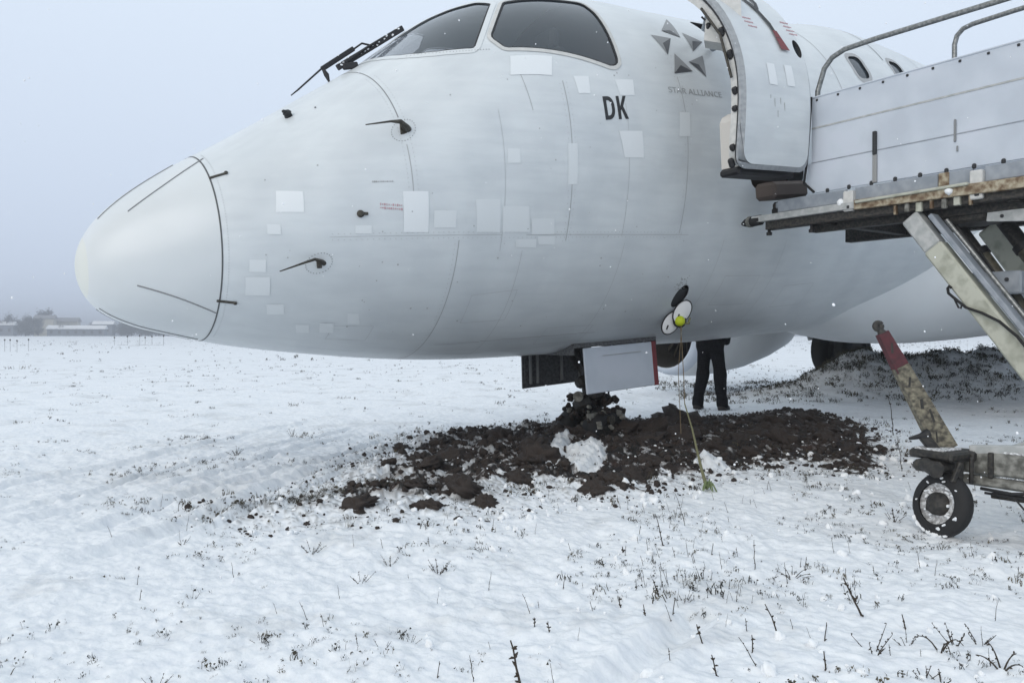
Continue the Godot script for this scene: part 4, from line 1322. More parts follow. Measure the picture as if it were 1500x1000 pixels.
	for k in 26:
		var a := -1.9 + 0.05 * k + rng.randf_range(-0.03, 0.03)
		cbox(sn, Transform3D(xf.basis * Basis(Vector3.UP, -a), xf * Vector3(cos(a) * 0.158, 0.095 + rng.randf_range(-0.012, 0.008), sin(a) * 0.158)), Vector3(0.022, 0.016, 0.024) * rng.randf_range(0.4, 1.1), 0.006)
	obj("clinging_snow", done(sn), M.snow_bit, wl)
	# tow bar folded up
	var b0: Vector3 = Wd.call(2.29, 0.42, -4.22)
	var b1: Vector3 = Wd.call(1.965, 1.085, -4.30)
	var dirb := (b1 - b0).normalized()
	var side_v := dirb.cross(inv * Vector3(0, 0, 1)).normalized()
	var fw := side_v.cross(dirb)
	var tp := func(u: float, w: float, d: float) -> Vector3: return b0.lerp(b1, u) + side_v * w + fw * d
	for e in [[0.0, 0.66, 0.060, 0.040, "tow_bar", "bar_paint"], [0.662, 0.93, 0.039, 0.028, "tow_bar_tip", "bar_red"]]:
		var s := st()
		s.set_smooth_group(-1)
		var cc: Vector3 = tp.call((e[0] + e[1]) * 0.5, 0, 0)
		var q := []
		for u in 2:
			for k in 4: q.append(tp.call(e[u], e[2 + u] * [-1, 1, 1, -1][k], 0.026 * [-1, -1, 1, 1][k]))
		for k in 4: face(s, [q[k], q[(k + 1) % 4], q[4 + (k + 1) % 4], q[4 + k]], cc)
		face(s, [q[0], q[1], q[2], q[3]], cc)
		face(s, [q[4], q[5], q[6], q[7]], cc)
		obj(e[4], done(s), M[e[5]], t)
	rng.seed = 19
	for k in 6:
		var u := 0.05 + 0.15 * k + rng.randf_range(-0.03, 0.03)
		var w0 := rng.randf_range(-0.05, 0.02) * (1.0 - 0.3 * u)
		obj("flaked_paint", beamm(tp.call(u, w0, 0.0265), tp.call(u + rng.randf_range(0.03, 0.10), w0 + rng.randf_range(0.005, 0.03), 0.0265), rng.randf_range(0.008, 0.022), 0.003, fw, 0.001), M.bar_red if u > 0.5 and k % 2 == 0 else M.grime, t)
	obj("spring_hook", tubem([tp.call(0.16, -0.05, 0.02), tp.call(0.17, -0.09, 0.03), tp.call(0.19, -0.15, 0.03)], [0.03, 0.016, 0.008], 8), M.black, t)
	obj("spring_hook", beamm(tp.call(0.02, -0.055, 0.02), tp.call(0.17, -0.075, 0.02), 0.05, 0.05), M.grime, t)
	var ey := st()
	var rp := []
	for k in 13:
		var a := TAU * k / 12
		rp.append(tp.call(0.985, 0, 0) + (dirb * sin(a) + side_v * cos(a)) * 0.017)
	tube(ey, rp, 0.016, 8)
	tube(ey, [tp.call(0.92, 0, 0), tp.call(0.96, 0, 0)], [0.026, 0.016], 8)
	obj("tow_eye", done(ey), M.grime, t)

# ---------------------------------------------------------------- ground
const MUD := [-1.51,-4.61,-1.3,-4.93,-1.16,-5.45,-1.09,-6.06,-1.02,-6.82,-1,-7.85,-0.65,-8.46,-0.07,-8.7,0.61,-8.97,0.81,-9.34,1.41,-9.5,1.94,-9.5,2.61,-9.9,3.24,-10.2,3.87,-10.6,3.88,-9.6,3.7,-8.58,3.09,-6.94,2.61,-6.12,2.61,-6.94,2.28,-6.67,1.88,-6.31,1.56,-5.91,1.45,-6.06,0.96,-5.63,0.57,-5.14,0.4,-5.21,0.14,-5.45,-0.09,-4.93,-0.25,-4.79,-0.49,-4.74,-0.76,-4.68,-0.98,-4.61,-1.23,-4.52]
const GX := -2.3
const GZ := -11.6
const GS := 0.08
const GNX := 88
const GNZ := 100
var sdf := PackedFloat32Array()

func seg_dist(p: Vector2, a: Vector2, b: Vector2) -> float:
	return p.distance_to(Geometry2D.get_closest_point_to_segment(p, a, b))

func setup_ground() -> void:
	noise_a.seed = 3
	noise_a.frequency = 0.55
	noise_a.fractal_octaves = 3
	noise_b.seed = 4
	noise_b.frequency = 2.1
	noise_b.fractal_octaves = 3
	noise_c.seed = 5
	noise_c.frequency = 7.0
	noise_c.fractal_octaves = 2
	noise_d.seed = 6
	noise_d.frequency = 22.0
	noise_d.fractal_octaves = 2
	var poly := pts2(MUD)
	sdf.resize(GNX * GNZ)
	for j in GNZ:
		for i in GNX:
			var p := Vector2(GX + i * GS, GZ + j * GS)
			var d := 1e9
			for k in poly.size():
				d = minf(d, seg_dist(p, poly[k], poly[(k + 1) % poly.size()]))
			sdf[j * GNX + i] = d if Geometry2D.is_point_in_polygon(p, poly) else -d

func mud_dist(x: float, z: float) -> float:
	var u := (x - GX) / GS
	var v := (z - GZ) / GS
	if u < 0 or v < 0 or u >= GNX - 1 or v >= GNZ - 1: return -2.0
	var i := int(u)
	var j := int(v)
	u -= i
	v -= j
	var k := j * GNX + i
	return lerpf(lerpf(sdf[k], sdf[k + 1], u), lerpf(sdf[k + GNX], sdf[k + GNX + 1], u), v)

func pile(x: float, z: float) -> float:   # heaps of old snow left on the churned soil
	var a := 1.0 - Vector2((x - 0.62 - (z + 6.6) * -0.12) / 0.17, (z + 6.5) / 0.85).length()
	var b := 1.0 - Vector2((x - 0.40 - (z + 6.9) * -0.12) / 0.09, (z + 6.9) / 0.85).length()
	var c := 1.0 - Vector2((x - 1.52) / 0.12, (z + 6.15) / 0.22).length()
	return maxf(a, maxf(b, c))

func soil(x: float, z: float, d: float) -> float:
	var s := clampf(d / 0.30, -3.0, 1.3)
	s += noise_b.get_noise_2d(x, z) * 0.95 + noise_c.get_noise_2d(x, z) * 0.75
	s -= 0.95 * smoothstep(0.75, -0.2, x)
	s += 0.25 * smoothstep(0.9, 1.6, x)
	var p := pile(x, z)
	if p > -0.3: s -= 2.4 * smoothstep(-0.25, 0.2, p + noise_c.get_noise_2d(x, z) * 0.3)
	return s

func ridge(x: float, z: float) -> float:
	if z > -11.5 or z < -19.0 or x < 2.6: return 0.0
	var zc := -14.1 - 0.05 * (x - 6.0)
	var w := 1.05 if z > zc else 0.8
	var q := (z - zc) / w
	return exp(-q * q) * (smoothstep(3.8, 6.2, x) * 0.46 + smoothstep(5.0, 6.2, x) * 0.28) * (1.0 - 0.5 * smoothstep(9.0, 14.0, x)) * (1.0 + 0.25 * noise_a.get_noise_2d(x * 2.0, z * 2.0))

const RUTS := [[-2.05, -3.44, -0.95, -7.9, 0.07], [-2.32, -3.9, -1.15, -8.3, 0.055], [-2.75, -4.0, -1.5, -8.8, 0.06], [-3.1, -4.4, -1.7, -9.4, 0.05], [-3.6, -5.0, -2.2, -10.2, 0.06], [-1.75, -3.9, -1.2, -6.1, 0.04], [0.22, -2.2, 0.70, -3.0, 0.07]]
func ruts(x: float, z: float) -> float:
	if z < -10.5 or x > 1.0 or x < -4.5: return 0.0
	var h := 0.0
	for r in RUTS:
		if z > r[1] + 0.3 or z < r[3] - 0.3: continue
		var t: float = (z - r[1]) / (r[3] - r[1])
		var xc: float = lerpf(r[0], r[2], t) + 0.06 * sin(z * 1.7 + r[0] * 5.0)
		var q: float = (x - xc) / r[4]
		if absf(q) < 3.0:
			h += (-0.036 * exp(-q * q) + 0.016 * exp(-pow(absf(q) - 1.6, 2.0) * 3.0)) * smoothstep(0.0, 0.15, t) * smoothstep(1.0, 0.85, t) * (0.6 + 0.8 * noise_b.get_noise_2d(z * 1.3, r[0] * 9.0) + 0.4)
	return h

func ground_h(x: float, z: float) -> float:
	var d := sqrt(x * x + z * z)
	var h := 1.15 * smoothstep(60.0, 330.0, d)
	if d < 60.0:
		h += noise_a.get_noise_2d(x, z) * 0.035 * smoothstep(60.0, 20.0, d)
		if d < 22.0:
			h += noise_b.get_noise_2d(x, z) * 0.021
			if d < 12.0: h += (noise_c.get_noise_2d(x, z) * (0.012 + 0.008 * noise_a.get_noise_2d(x + 5.0, z)) + noise_d.get_noise_2d(x, z) * 0.007) * smoothstep(12.0, 8.0, d)
			h += ruts(x, z) + ridge(x, z)
			var md := mud_dist(x, z)
			if md > -0.45:
				var k := smoothstep(-0.35, 0.35, md)
				h += k * (0.03 + 0.09 * maxf(0.0, noise_b.get_noise_2d(x * 0.8 + 30.0, z * 0.8)) + 0.055 * absf(noise_c.get_noise_2d(x * 0.7, z * 0.7 + 20.0)) + 0.012 * noise_d.get_noise_2d(x * 0.8 + 9.0, z * 0.8))
				var p := pile(x, z)
				if p > 0.0: h += 0.06 * smoothstep(0.0, 0.7, p) + 0.03 * noise_c.get_noise_2d(x * 1.6, z * 1.6)
				# furrow the gear ploughed and the banks beside it
				var g := Vector2((x - 0.92) / 0.9, (z + 8.3) / 0.6).length()
				h += 0.03 * exp(-pow(g - 1.0, 2.0) * 8.0) - 0.05 * exp(-g * g * 4.0)
	return h

func axis(start: float, first: float, reach: float, power: float, last: float) -> Array:
	var o := [0.0]
	var p := 0.0
	while p < last:
		p += first * (1.0 + pow(maxf(p - start, 0.0) / reach, power))
		o.append(p)
	return o

func make_ground() -> void:
	var xr := axis(0.6, 0.0155, 3.4, 1.55, 1500.0)
	var xs := []
	for i in range(xr.size() - 1, 0, -1): xs.append(-xr[i])
	xs.append_array(xr)
	var zs := []
	var d := 1.9
	while d < 1500.0:
		zs.append(-d)
		d += 0.0105 * pow(1.0 + (d - 1.9) / 4.2, 1.5)
	zs.append(-d)
	zs.reverse()
	d = 1.9
	var back := 0.05
	while d > -1500.0:
		d -= back
		back *= 1.22
		zs.append(-d)
	var nx := xs.size()
	var nz := zs.size()
	var v := PackedVector3Array()
	var n := PackedVector3Array()
	var c := PackedColorArray()
	var kind := PackedByteArray()
	v.resize(nx * nz)
	n.resize(nx * nz)
	c.resize(nx * nz)
	kind.resize(nx * nz)
	var white := Color(0.80, 0.828, 0.855)
	for j in nz:
		var z: float = zs[j]
		for i in nx:
			var x: float = xs[i]
			var k := j * nx + i
			v[k] = Vector3(x, ground_h(x, z), z)
			var col := white
			if z < -1.5 and z > -40.0 and absf(x) < 30.0:
				var g := noise_a.get_noise_2d(x * 1.7 + 50.0, z * 1.7)
				var pl := pile(x, z)
				var f := smoothstep(0.15, 0.6, g + 0.35 * noise_c.get_noise_2d(x + 70.0, z)) * 0.16
				var md := mud_dist(x, z)
				if md > -0.8:
					f = maxf(f, 0.62 * smoothstep(0.0, 0.5, md * 0.8 + 0.12 + 0.75 * noise_d.get_noise_2d(x, z) + 0.35 * noise_c.get_noise_2d(x, z)) * smoothstep(-0.6, -0.1, md))
					if soil(x, z, md) > 0.0:
						kind[k] = 1
						var t := clampf(0.5 + 0.9 * noise_b.get_noise_2d(x * 1.3 + 11.0, z * 1.3), 0, 1)
						col = Color(0.012, 0.0105, 0.010).lerp(Color(0.072, 0.042, 0.029), t * t)
						var sp := noise_c.get_noise_2d(x * 1.2 + 40.0, z * 0.8) * 0.9 + 0.4 * noise_d.get_noise_2d(x + 3.0, z) + 0.5 * noise_b.get_noise_2d(x + 60.0, z) + 0.22 * smoothstep(0.5, -0.3, x)
						if sp > 0.30: col = col.lerp(white, 0.8 * smoothstep(0.30, 0.55, sp))
				var rg := ridge(x, z)
				if rg > 0.05 and kind[k] == 0:
					f = maxf(f, smoothstep(0.10, 0.6, rg * 0.8 + 0.4 * noise_b.get_noise_2d(x, z)) * 0.4)
				if pl > -0.2: f *= 0.25
				if kind[k] == 0: col = white.lerp(Color(0.10, 0.092, 0.08) if rg < 0.05 else Color(0.13, 0.13, 0.13), f)
			c[k] = col
	for j in nz:
		for i in nx:
			var a := v[j * nx + maxi(i - 1, 0)]
			var b := v[j * nx + mini(i + 1, nx - 1)]
			var e := v[maxi(j - 1, 0) * nx + i]
			var f := v[mini(j + 1, nz - 1) * nx + i]
			n[j * nx + i] = (f - e).cross(b - a).normalized()
	var idx0 := PackedInt32Array()
	var idx1 := PackedInt32Array()
	for j in nz - 1:
		for i in nx - 1:
			var k := j * nx + i
			if kind[k] + kind[k + 1] + kind[k + nx] + kind[k + nx + 1] >= 3:
				idx1.append(k); idx1.append(k + 1); idx1.append(k + nx + 1)
				idx1.append(k); idx1.append(k + nx + 1); idx1.append(k + nx)
			else:
				idx0.append(k); idx0.append(k + 1); idx0.append(k + nx + 1)
				idx0.append(k); idx0.append(k + nx + 1); idx0.append(k + nx)
	for m in 2:
		# keep only the vertices in use
		var map := PackedInt32Array()
		map.resize(nx * nz)
		map.fill(-1)
		var vv := PackedVector3Array()
		var nn := PackedVector3Array()
		var cc := PackedColorArray()
		var ii := idx0 if m == 0 else idx1
		for q in ii.size():
			var o := ii[q]
			if map[o] < 0:
				map[o] = vv.size()
				vv.append(v[o])
				nn.append(n[o])
				var col := c[o]
				if m == 1 and kind[o] == 0: col = Color(0.05, 0.038, 0.032)
				if m == 0 and kind[o] == 1: col = Color(0.20, 0.185, 0.175)
				cc.append(col)
			ii[q] = map[o]
		var a := []
		a.resize(Mesh.ARRAY_MAX)
		a[Mesh.ARRAY_VERTEX] = vv
		a[Mesh.ARRAY_NORMAL] = nn
		a[Mesh.ARRAY_COLOR] = cc
		a[Mesh.ARRAY_INDEX] = ii
		var me := ArrayMesh.new()
		me.add_surface_from_arrays(Mesh.PRIMITIVE_TRIANGLES, a)
		var o := obj("snow_field" if m == 0 else "churned_soil", me, M.snow if m == 0 else M.mud)
		tag(o, "flat snow covered airfield grass reaching to the horizon" if m == 0 else "patch of dark churned up soil round the sunken nose gear", "", "", "structure")

# ---------------------------------------------------------------- clods and snow lumps
func rock_mesh(seed_: int, rings: int, seg: int, rough: float) -> ArrayMesh:
	var n := FastNoiseLite.new()
	n.seed = seed_
	n.frequency = 0.9
	n.fractal_octaves = 3
	var rows := []
	for j in rings + 1:
		var th := PI * j / rings
		var rw := []
		for i in seg:
			var ph := TAU * i / seg
			var dv := Vector3(sin(th) * cos(ph), -cos(th), sin(th) * sin(ph))
			rw.append(dv * (1.0 + rough * n.get_noise_3d(dv.x * 1.6, dv.y * 1.6, dv.z * 1.6) + rough * 0.5 * n.get_noise_3d(dv.x * 5.0, dv.y * 5.0, dv.z * 5.0)) * Vector3(1, 0.72, 1))
		rows.append(rw)
	return sheet(rows, true)

func multi(called: String, mesh: Mesh, m: Material, xf: Array, cols: Array, label: String) -> void:
	var mm := MultiMesh.new()
	mm.transform_format = MultiMesh.TRANSFORM_3D
	mm.use_colors = not cols.is_empty()
	mm.mesh = mesh
	mm.instance_count = xf.size()
	for i in xf.size():
		mm.set_instance_transform(i, xf[i])
		if cols.size(): mm.set_instance_color(i, cols[i])
	var o := MultiMeshInstance3D.new()
	o.name = called
	o.multimesh = mm
	o.material_override = m
	add_child(o, true)
	tag(o, label, "", "", "stuff")

const CLODS := [[1.87,-8.78,0.21],[-0.33,-7.62,0.104],[-0.1,-7.71,0.118],[-0.68,-7.21,0.086],[-0.89,-4.65,0.079],[-0.5,-4.69,0.064],[-0.28,-5.01,0.094],[-0.16,-4.82,0.074],[3.38,-9.1,0.155],[2.88,-8.89,0.167],[0.53,-5.14,0.096],[-0.48,-6.29,0.097],[-0.96,-7.05,0.072],[1.41,-7.85,0.167],[0.24,-6.26,0.139],[0.1,-6.03,0.093],[2.83,-6.76,0.092],[2.16,-7.45,0.14],[2.56,-7.5,0.128],[-0.6,-5.81,0.069],[1.73,-6.86,0.117],[0.87,-5.68,0.107],[0.45,-7.95,0.12],[1.2,-7.3,0.13],[1.95,-6.6,0.09],[3.0,-7.6,0.10],[-0.05,-6.9,0.08],[0.70,-5.35,0.09],[0.62,-7.75,0.12],[1.15,-7.9,0.11],[0.2,-6.9,0.10],[-0.35,-5.4,0.085],[-0.62,-5.15,0.075],[0.05,-5.5,0.09],[-0.75,-6.3,0.07],[1.6,-7.4,0.12],[2.35,-7.9,0.13],[2.7,-8.2,0.12],[1.1,-6.2,0.10],[3.2,-8.2,0.11]]

func make_clods() -> void:
	var meshes := []
	for k in 4: meshes.append(rock_mesh(100 + k, 18, 24, 0.6))
	rng.seed = 404
	for i in CLODS.size():
		var e = CLODS[i]
		var o := obj("soil_clod", meshes[i % 4], M.clod)
		o.position = Vector3(e[0], ground_h(e[0], e[1]) - e[2] * 0.05, e[1])
		o.rotation = Vector3(rng.randf_range(-0.4, 0.4), rng.randf() * TAU, rng.randf_range(-0.4, 0.4))
		o.scale = Vector3(rng.randf_range(0.9, 1.5), rng.randf_range(0.6, 0.95), rng.randf_range(0.8, 1.2)) * e[2] * 1.12
		if i == 0: tag(o, "largest dark round soil heap, just left of the person's feet", "soil clod")
		elif i == 14: tag(o, "reddish brown elongated soil heap left of the snow piles by the nose gear", "soil clod")
		else: tag(o, "lump of dark wet soil lying on the churned ground", "soil clod", "lumps of churned up soil")
	var small := [rock_mesh(7, 7, 9, 0.6), rock_mesh(8, 7, 9, 0.6)]
	var lists := [[], []]
	var snow_list := []
	for i in 30000:
		var x := rng.randf_range(-2.2, 4.6)
		var z := rng.randf_range(-11.4, -3.9)
		var md := mud_dist(x, z)
		if md < -0.45: continue
		var s := soil(x, z, md)
		var inside := s > -0.1
		if pile(x, z) > -0.1 and rng.randf() < 0.85: continue
		if not inside and rng.randf() > 0.45: continue
		var r := 0.004 + 0.017 * pow(rng.randf(), 3.4) + (0.034 * pow(rng.randf(), 12.0))
		if not inside: r *= 0.5
		var b := Basis.from_euler(Vector3(rng.randf() * 6, rng.randf() * 6, rng.randf() * 6)).scaled(Vector3(rng.randf_range(0.8, 1.3), rng.randf_range(0.7, 1.1), rng.randf_range(0.8, 1.2)) * r)
		var xf := Transform3D(b, Vector3(x, ground_h(x, z) + r * 0.15, z))
		if (inside and r < 0.015 and rng.randf() < 0.06) or (not inside and rng.randf() < 0.30):
			snow_list.append(xf)
		else:
			lists[i % 2].append(xf)
	for i in 1500:      # lumps in the snow along the near edge and in front
		var x := rng.randf_range(-0.3, 4.2)
		var z := rng.randf_range(-7.2, -2.1)
		var md := mud_dist(x, z)
		if md > 0.1: continue
		if rng.randf() > (0.9 if md > -0.5 else 0.22): continue
		var r := 0.006 + 0.024 * pow(rng.randf(), 3.5)
		snow_list.append(Transform3D(Basis.from_euler(Vector3(rng.randf() * 6, rng.randf() * 6, rng.randf() * 6)).scaled(Vector3.ONE * r), Vector3(x, ground_h(x, z) + r * 0.15, z)))
	multi("soil_crumbs", small[0], M.clod, lists[0], [], "small dark soil crumbs scattered over the churned ground")
	multi("soil_crumbs", small[1], M.clod, lists[1], [], "small dark soil crumbs strewn round the nose gear")
	multi("snow_lumps", small[1], M.snow_bit, snow_list, [], "small white snow lumps round the churned ground")

# ---------------------------------------------------------------- plants
func blade(s: SurfaceTool, a: Vector3, b: Vector3, w: float, bend: Vector3) -> void:
	s.set_smooth_group(-1)
	var side := (b - a).cross(Vector3(0.3, 0.2, 1.0)).normalized() * w * 0.5
	var m := (a + b) * 0.5 + bend
	s.add_vertex(a - side); s.add_vertex(a + side); s.add_vertex(m + side * 0.8)
	s.add_vertex(a - side); s.add_vertex(m + side * 0.8); s.add_vertex(m - side * 0.8)
	s.add_vertex(m - side * 0.8); s.add_vertex(m + side * 0.8); s.add_vertex(b)

func tuft_mesh(seed_: int, n: int) -> ArrayMesh:
	var r := RandomNumberGenerator.new()
	r.seed = seed_
	var s := st()
	for i in n:
		var a := r.randf() * TAU
		var p := Vector3(cos(a), 0, sin(a)) * r.randf() * 0.9
		var q := p + Vector3(r.randf_range(-0.35, 0.35), r.randf_range(0.2, 1.0), r.randf_range(-0.3, 0.3))
		blade(s, p - Vector3(0, 0.1, 0), q, r.randf_range(0.04, 0.10), Vector3(r.randf_range(-.12, .12), 0.05, r.randf_range(-.1, .1)))
		if i % 2 == 0:
			for k in 2:
				var c := p.lerp(q, r.randf_range(0.3, 1.0)) + Vector3(r.randf_range(-.15, .15), 0, r.randf_range(-.1, .1))
				blade(s, c, c + Vector3(r.randf_range(-.2, .2), r.randf_range(-.05, .2), r.randf_range(-.15, .15)), r.randf_range(0.12, 0.26), Vector3.ZERO)
	return done(s)

func make_grass() -> void:
	rng.seed = 2024
	var lists := [[], [], [], []]
	var cols := [[], [], [], []]
	var bands := [[2.0, 9.0, 12000, 0.010, 0.042], [8.0, 30.0, 8500, 0.02, 0.07], [28.0, 150.0, 9000, 0.06, 0.20]]
	for b in bands:
		for i in b[2]:
			var d: float = sqrt(lerpf(b[0] * b[0], b[1] * b[1], rng.randf()))
			var a := rng.randf_range(-0.75, 0.75)
			var x: float = d * sin(a)
			var z: float = -d * cos(a)
			var g := noise_a.get_noise_2d(x * 1.3 + 90.0, z * 1.3) if d < 30.0 else noise_a.get_noise_2d(x * 0.15, z * 0.5)
			if rng.randf() > smoothstep(-0.12, 0.42, g + (0.1 if x > 0.3 else -0.08)): continue
			if mud_dist(x, z) > 0.12 and rng.randf() < 0.8: continue
			var sz: float = b[3] + (b[4] - b[3]) * pow(rng.randf(), 2.2)
			var k := rng.randi() % 4
			lists[k].append(Transform3D(Basis(Vector3.UP, rng.randf() * TAU).scaled(Vector3(sz * rng.randf_range(0.8, 1.6), sz, sz * rng.randf_range(0.8, 1.6))), Vector3(x, ground_h(x, z), z)))
			var t := rng.randf()
			cols[k].append(Color(0.025, 0.024, 0.02).lerp(Color(0.11, 0.095, 0.06), t * t))
	for i in 16000:     # rough strip behind
		var x := rng.randf_range(2.8, 15.0)
		var z := rng.randf_range(-18.0, -12.2)
		if rng.randf() > 0.12 + 1.6 * ridge(x, z): continue
		var k := rng.randi() % 4
		var sz := rng.randf_range(0.03, 0.11)
		lists[k].append(Transform3D(Basis(Vector3.UP, rng.randf() * TAU).scaled(Vector3(sz * 1.3, sz, sz * 1.3)), Vector3(x, ground_h(x, z), z)))
		cols[k].append(Color(0.02, 0.019, 0.016).lerp(Color(0.08, 0.075, 0.045), rng.randf()))
	for i in 420:       # torn strip trailing off to the left
		var q := rng.randf()
		var x := lerpf(-1.62, -0.7, q) + rng.randfn() * 0.03
		var z := lerpf(-4.60, -5.35, q) + rng.randfn() * (0.03 + 0.07 * q)
		var k := rng.randi() % 4
		lists[k].append(Transform3D(Basis(Vector3.UP, rng.randf() * TAU).scaled(Vector3.ONE * rng.randf_range(0.012, 0.035)), Vector3(x, ground_h(x, z), z)))
		cols[k].append(Color(0.025, 0.022, 0.018).lerp(Color(0.09, 0.08, 0.05), rng.randf()))
	for i in 1600:       # fringe of the churned patch
		var x := rng.randf_range(-1.8, 4.4)
		var z := rng.randf_range(-10.6, -4.2)
		var md := mud_dist(x, z)
		if md < -0.5 or md > 0.1: continue
		var k := rng.randi() % 4
		var sz := rng.randf_range(0.015, 0.06)
		lists[k].append(Transform3D(Basis(Vector3.UP, rng.randf() * TAU).scaled(Vector3.ONE * sz), Vector3(x, ground_h(x, z), z)))
		cols[k].append(Color(0.03, 0.026, 0.02).lerp(Color(0.10, 0.085, 0.05), rng.randf()))
	for k in 4:
		multi("dry_grass", tuft_mesh(50 + k, [5, 7, 9, 6][k]), M.grass, lists[k], cols[k], "short dark dry grass poking through the snow")

func stalk_mesh(seed_: int, h: float, lean: Vector3, thick: float, leafy: int) -> ArrayMesh:
	var r := RandomNumberGenerator.new()
	r.seed = seed_
	var s := st()
	var pts := []
	var rad := []
	var n := 6
	for i in n + 1:
		var t := float(i) / n
		pts.append(Vector3(0, -0.03, 0) + (Vector3.UP * (h + 0.03) + lean) * t + lean * 0.25 * (t * t - t) + Vector3(r.randf_range(-1, 1), 0, r.randf_range(-1, 1)) * 0.02 * h)
		rad.append(thick * (1.0 - 0.5 * t))
	tube(s, pts, rad, 6)
	for i in leafy:
		var t := r.randf_range(0.2, 1.0)
		var p: Vector3 = pts[int(t * n)]
		var q := p + Vector3(r.randf_range(-1, 1), r.randf_range(0.0, 1.0), r.randf_range(-1, 1)).normalized() * thick * r.randf_range(2.0, 4.5)
		tube(s, [p, (p + q) * 0.5 + Vector3(0, thick * 0.5, 0), q], [thick * 0.55, thick * 0.9, thick * 0.25], 5)
	return done(s)

func plant_mesh(seed_: int, h: float, n: int, thick: float, leafy: int, arch := 0.0) -> ArrayMesh:
	var r := RandomNumberGenerator.new()
	r.seed = seed_
	var s := st()
	for k in n:
		var a := TAU * k / n + r.randf_range(-0.6, 0.6)
		var out := Vector3(cos(a), 0, sin(a)) * h * r.randf_range(0.35, 1.0)
		var hh := h * r.randf_range(0.6, 1.1)
		var pts := []
		var rad := []
		for i in 7:
			var t := i / 6.0
			pts.append(Vector3(out.x * t * (1 + arch), hh * (t * (1.0 + arch) - arch * 1.6 * t * t) - 0.02, out.z * t * (1 + arch)))
			rad.append(thick * (1.0 - 0.6 * t))
		tube(s, pts, rad, 5)
		for j in leafy:
			var p: Vector3 = pts[r.randi_range(2, 6)]
			var sz := h * r.randf_range(0.05, 0.12)
			var q := p + Vector3(r.randf_range(-1, 1), r.randf_range(-0.4, 1), r.randf_range(-1, 1)).normalized() * sz
			tube(s, [p, p.lerp(q, 0.55) + Vector3(0, sz * 0.15, 0), q], [thick * 0.5, sz * 0.28, thick * 0.2], 5)
	return done(s)

const STALKS := [[0.74,-3.86,0.152,-0.046,1.0],[0.92,-4.22,0.173,-0.054,0.6],[1.29,-2.92,0.135,-0.07,1.4],[0.91,-2.7,0.097,-0.046,1.0],[0.63,-2.61,0.058,-0.022,1.0],[0.62,-2.39,0.061,-0.016,1.0],[0.76,-2.43,0.087,-0.062,0.6],[0.77,-2.55,0.052,0.004,0.9],[0.58,-3.13,0.053,-0.024,1.0],[1.06,-3.48,0.122,0.0,0.7],[0.03,-2.34,0.12,-0.036,1.5],[0.08,-2.77,0.028,-0.002,0.9],[0.13,-2.72,0.032,-0.007,0.9],[0.53,-3.79,0.026,-0.003,1.4],[0.42,-3.05,0.042,-0.01,1.0],[0.49,-2.9,0.037,-0.01,0.9],[2.1,-4.37,0.078,-0.011,1.1],[3.88,-8.11,0.381,-0.048,1.6],[1.39,-2.8,0.048,-0.012,1.0],[0.96,-2.43,0.05,-0.002,1.0],[3.33,-7.6,0.182,-0.052,1.2],[2.96,-6.06,0.259,-0.021,1.0]]
const STALK_LABELS := {0: "thick dark broken stalk leaning left, below the yellow rope's end", 2: "thickest knobbly dark stalk leaning left in the right foreground snow", 3: "dark leaning stalk left of the thickest knobbly one", 6: "slender dark stalk leaning far left at the bottom edge", 9: "thin upright bare stalk below the castor wheel, to its left", 10: "seedy dark stalk standing alone at the bottom centre edge", 17: "tall thin stalk left of the raised tow bar", 21: "thin upright stalk just left of the castor wheel"}
const PLANTS := [[1.17,-2.58,0.09,4,0.0030,5,0.0],[1.36,-2.53,0.095,2,0.0040,3,0.9],[1.47,-2.39,0.095,3,0.0046,3,0.5],[1.45,-2.61,0.08,5,0.0026,6,0.0],[1.24,-2.40,0.05,5,0.0030,6,0.0],[1.55,-2.64,0.07,3,0.0032,6,0.0],[1.28,-2.37,0.05,4,0.0036,6,0.0],[1.31,-2.64,0.06,4,0.0022,4,0.0],[1.2,-3.42,0.07,8,0.0030,2,0.4],[-0.32,-3.46,0.07,9,0.0022,6,0.0],[-0.55,-3.6,0.06,6,0.0020,6,0.0],[-0.63,-3.33,0.06,5,0.0020,6,0.0],[-0.95,-3.79,0.07,8,0.0022,5,0.0],[2.1,-4.39,0.06,4,0.0032,4,0.0],[0.67,-3.09,0.05,9,0.0020,3,0.0],[-2.36,-6.82,0.09,7,0.003,5,0.0],[-2.2,-8.01,0.09,6,0.003,4,0.0],[-1.63,-3.95,0.05,6,0.0020,5,0.0],[-1.24,-3.09,0.04,5,0.0017,5,0.0],[-0.83,-2.64,0.045,6,0.0016,5,0.0],[-0.42,-2.59,0.04,4,0.0018,4,0.0],[-0.34,-2.67,0.04,4,0.0016,4,0.0],[-1.05,-2.35,0.05,6,0.0017,5,0.0],[-0.75,-2.28,0.05,6,0.0017,5,0.0]]
const PLANT_LABELS := {0: "forked dark weed with curled leaves right of the bottom centre", 1: "arching dark weed bent over to the snow in the right foreground", 2: "curled thick stemmed weed in the bottom right corner", 8: "brown green grass clump lying flat below the castor wheel's left", 9: "dense little clump of dark leaves alone in the open snow below the soil", 12: "wide low clump of dark leaves left below the churned soil"}

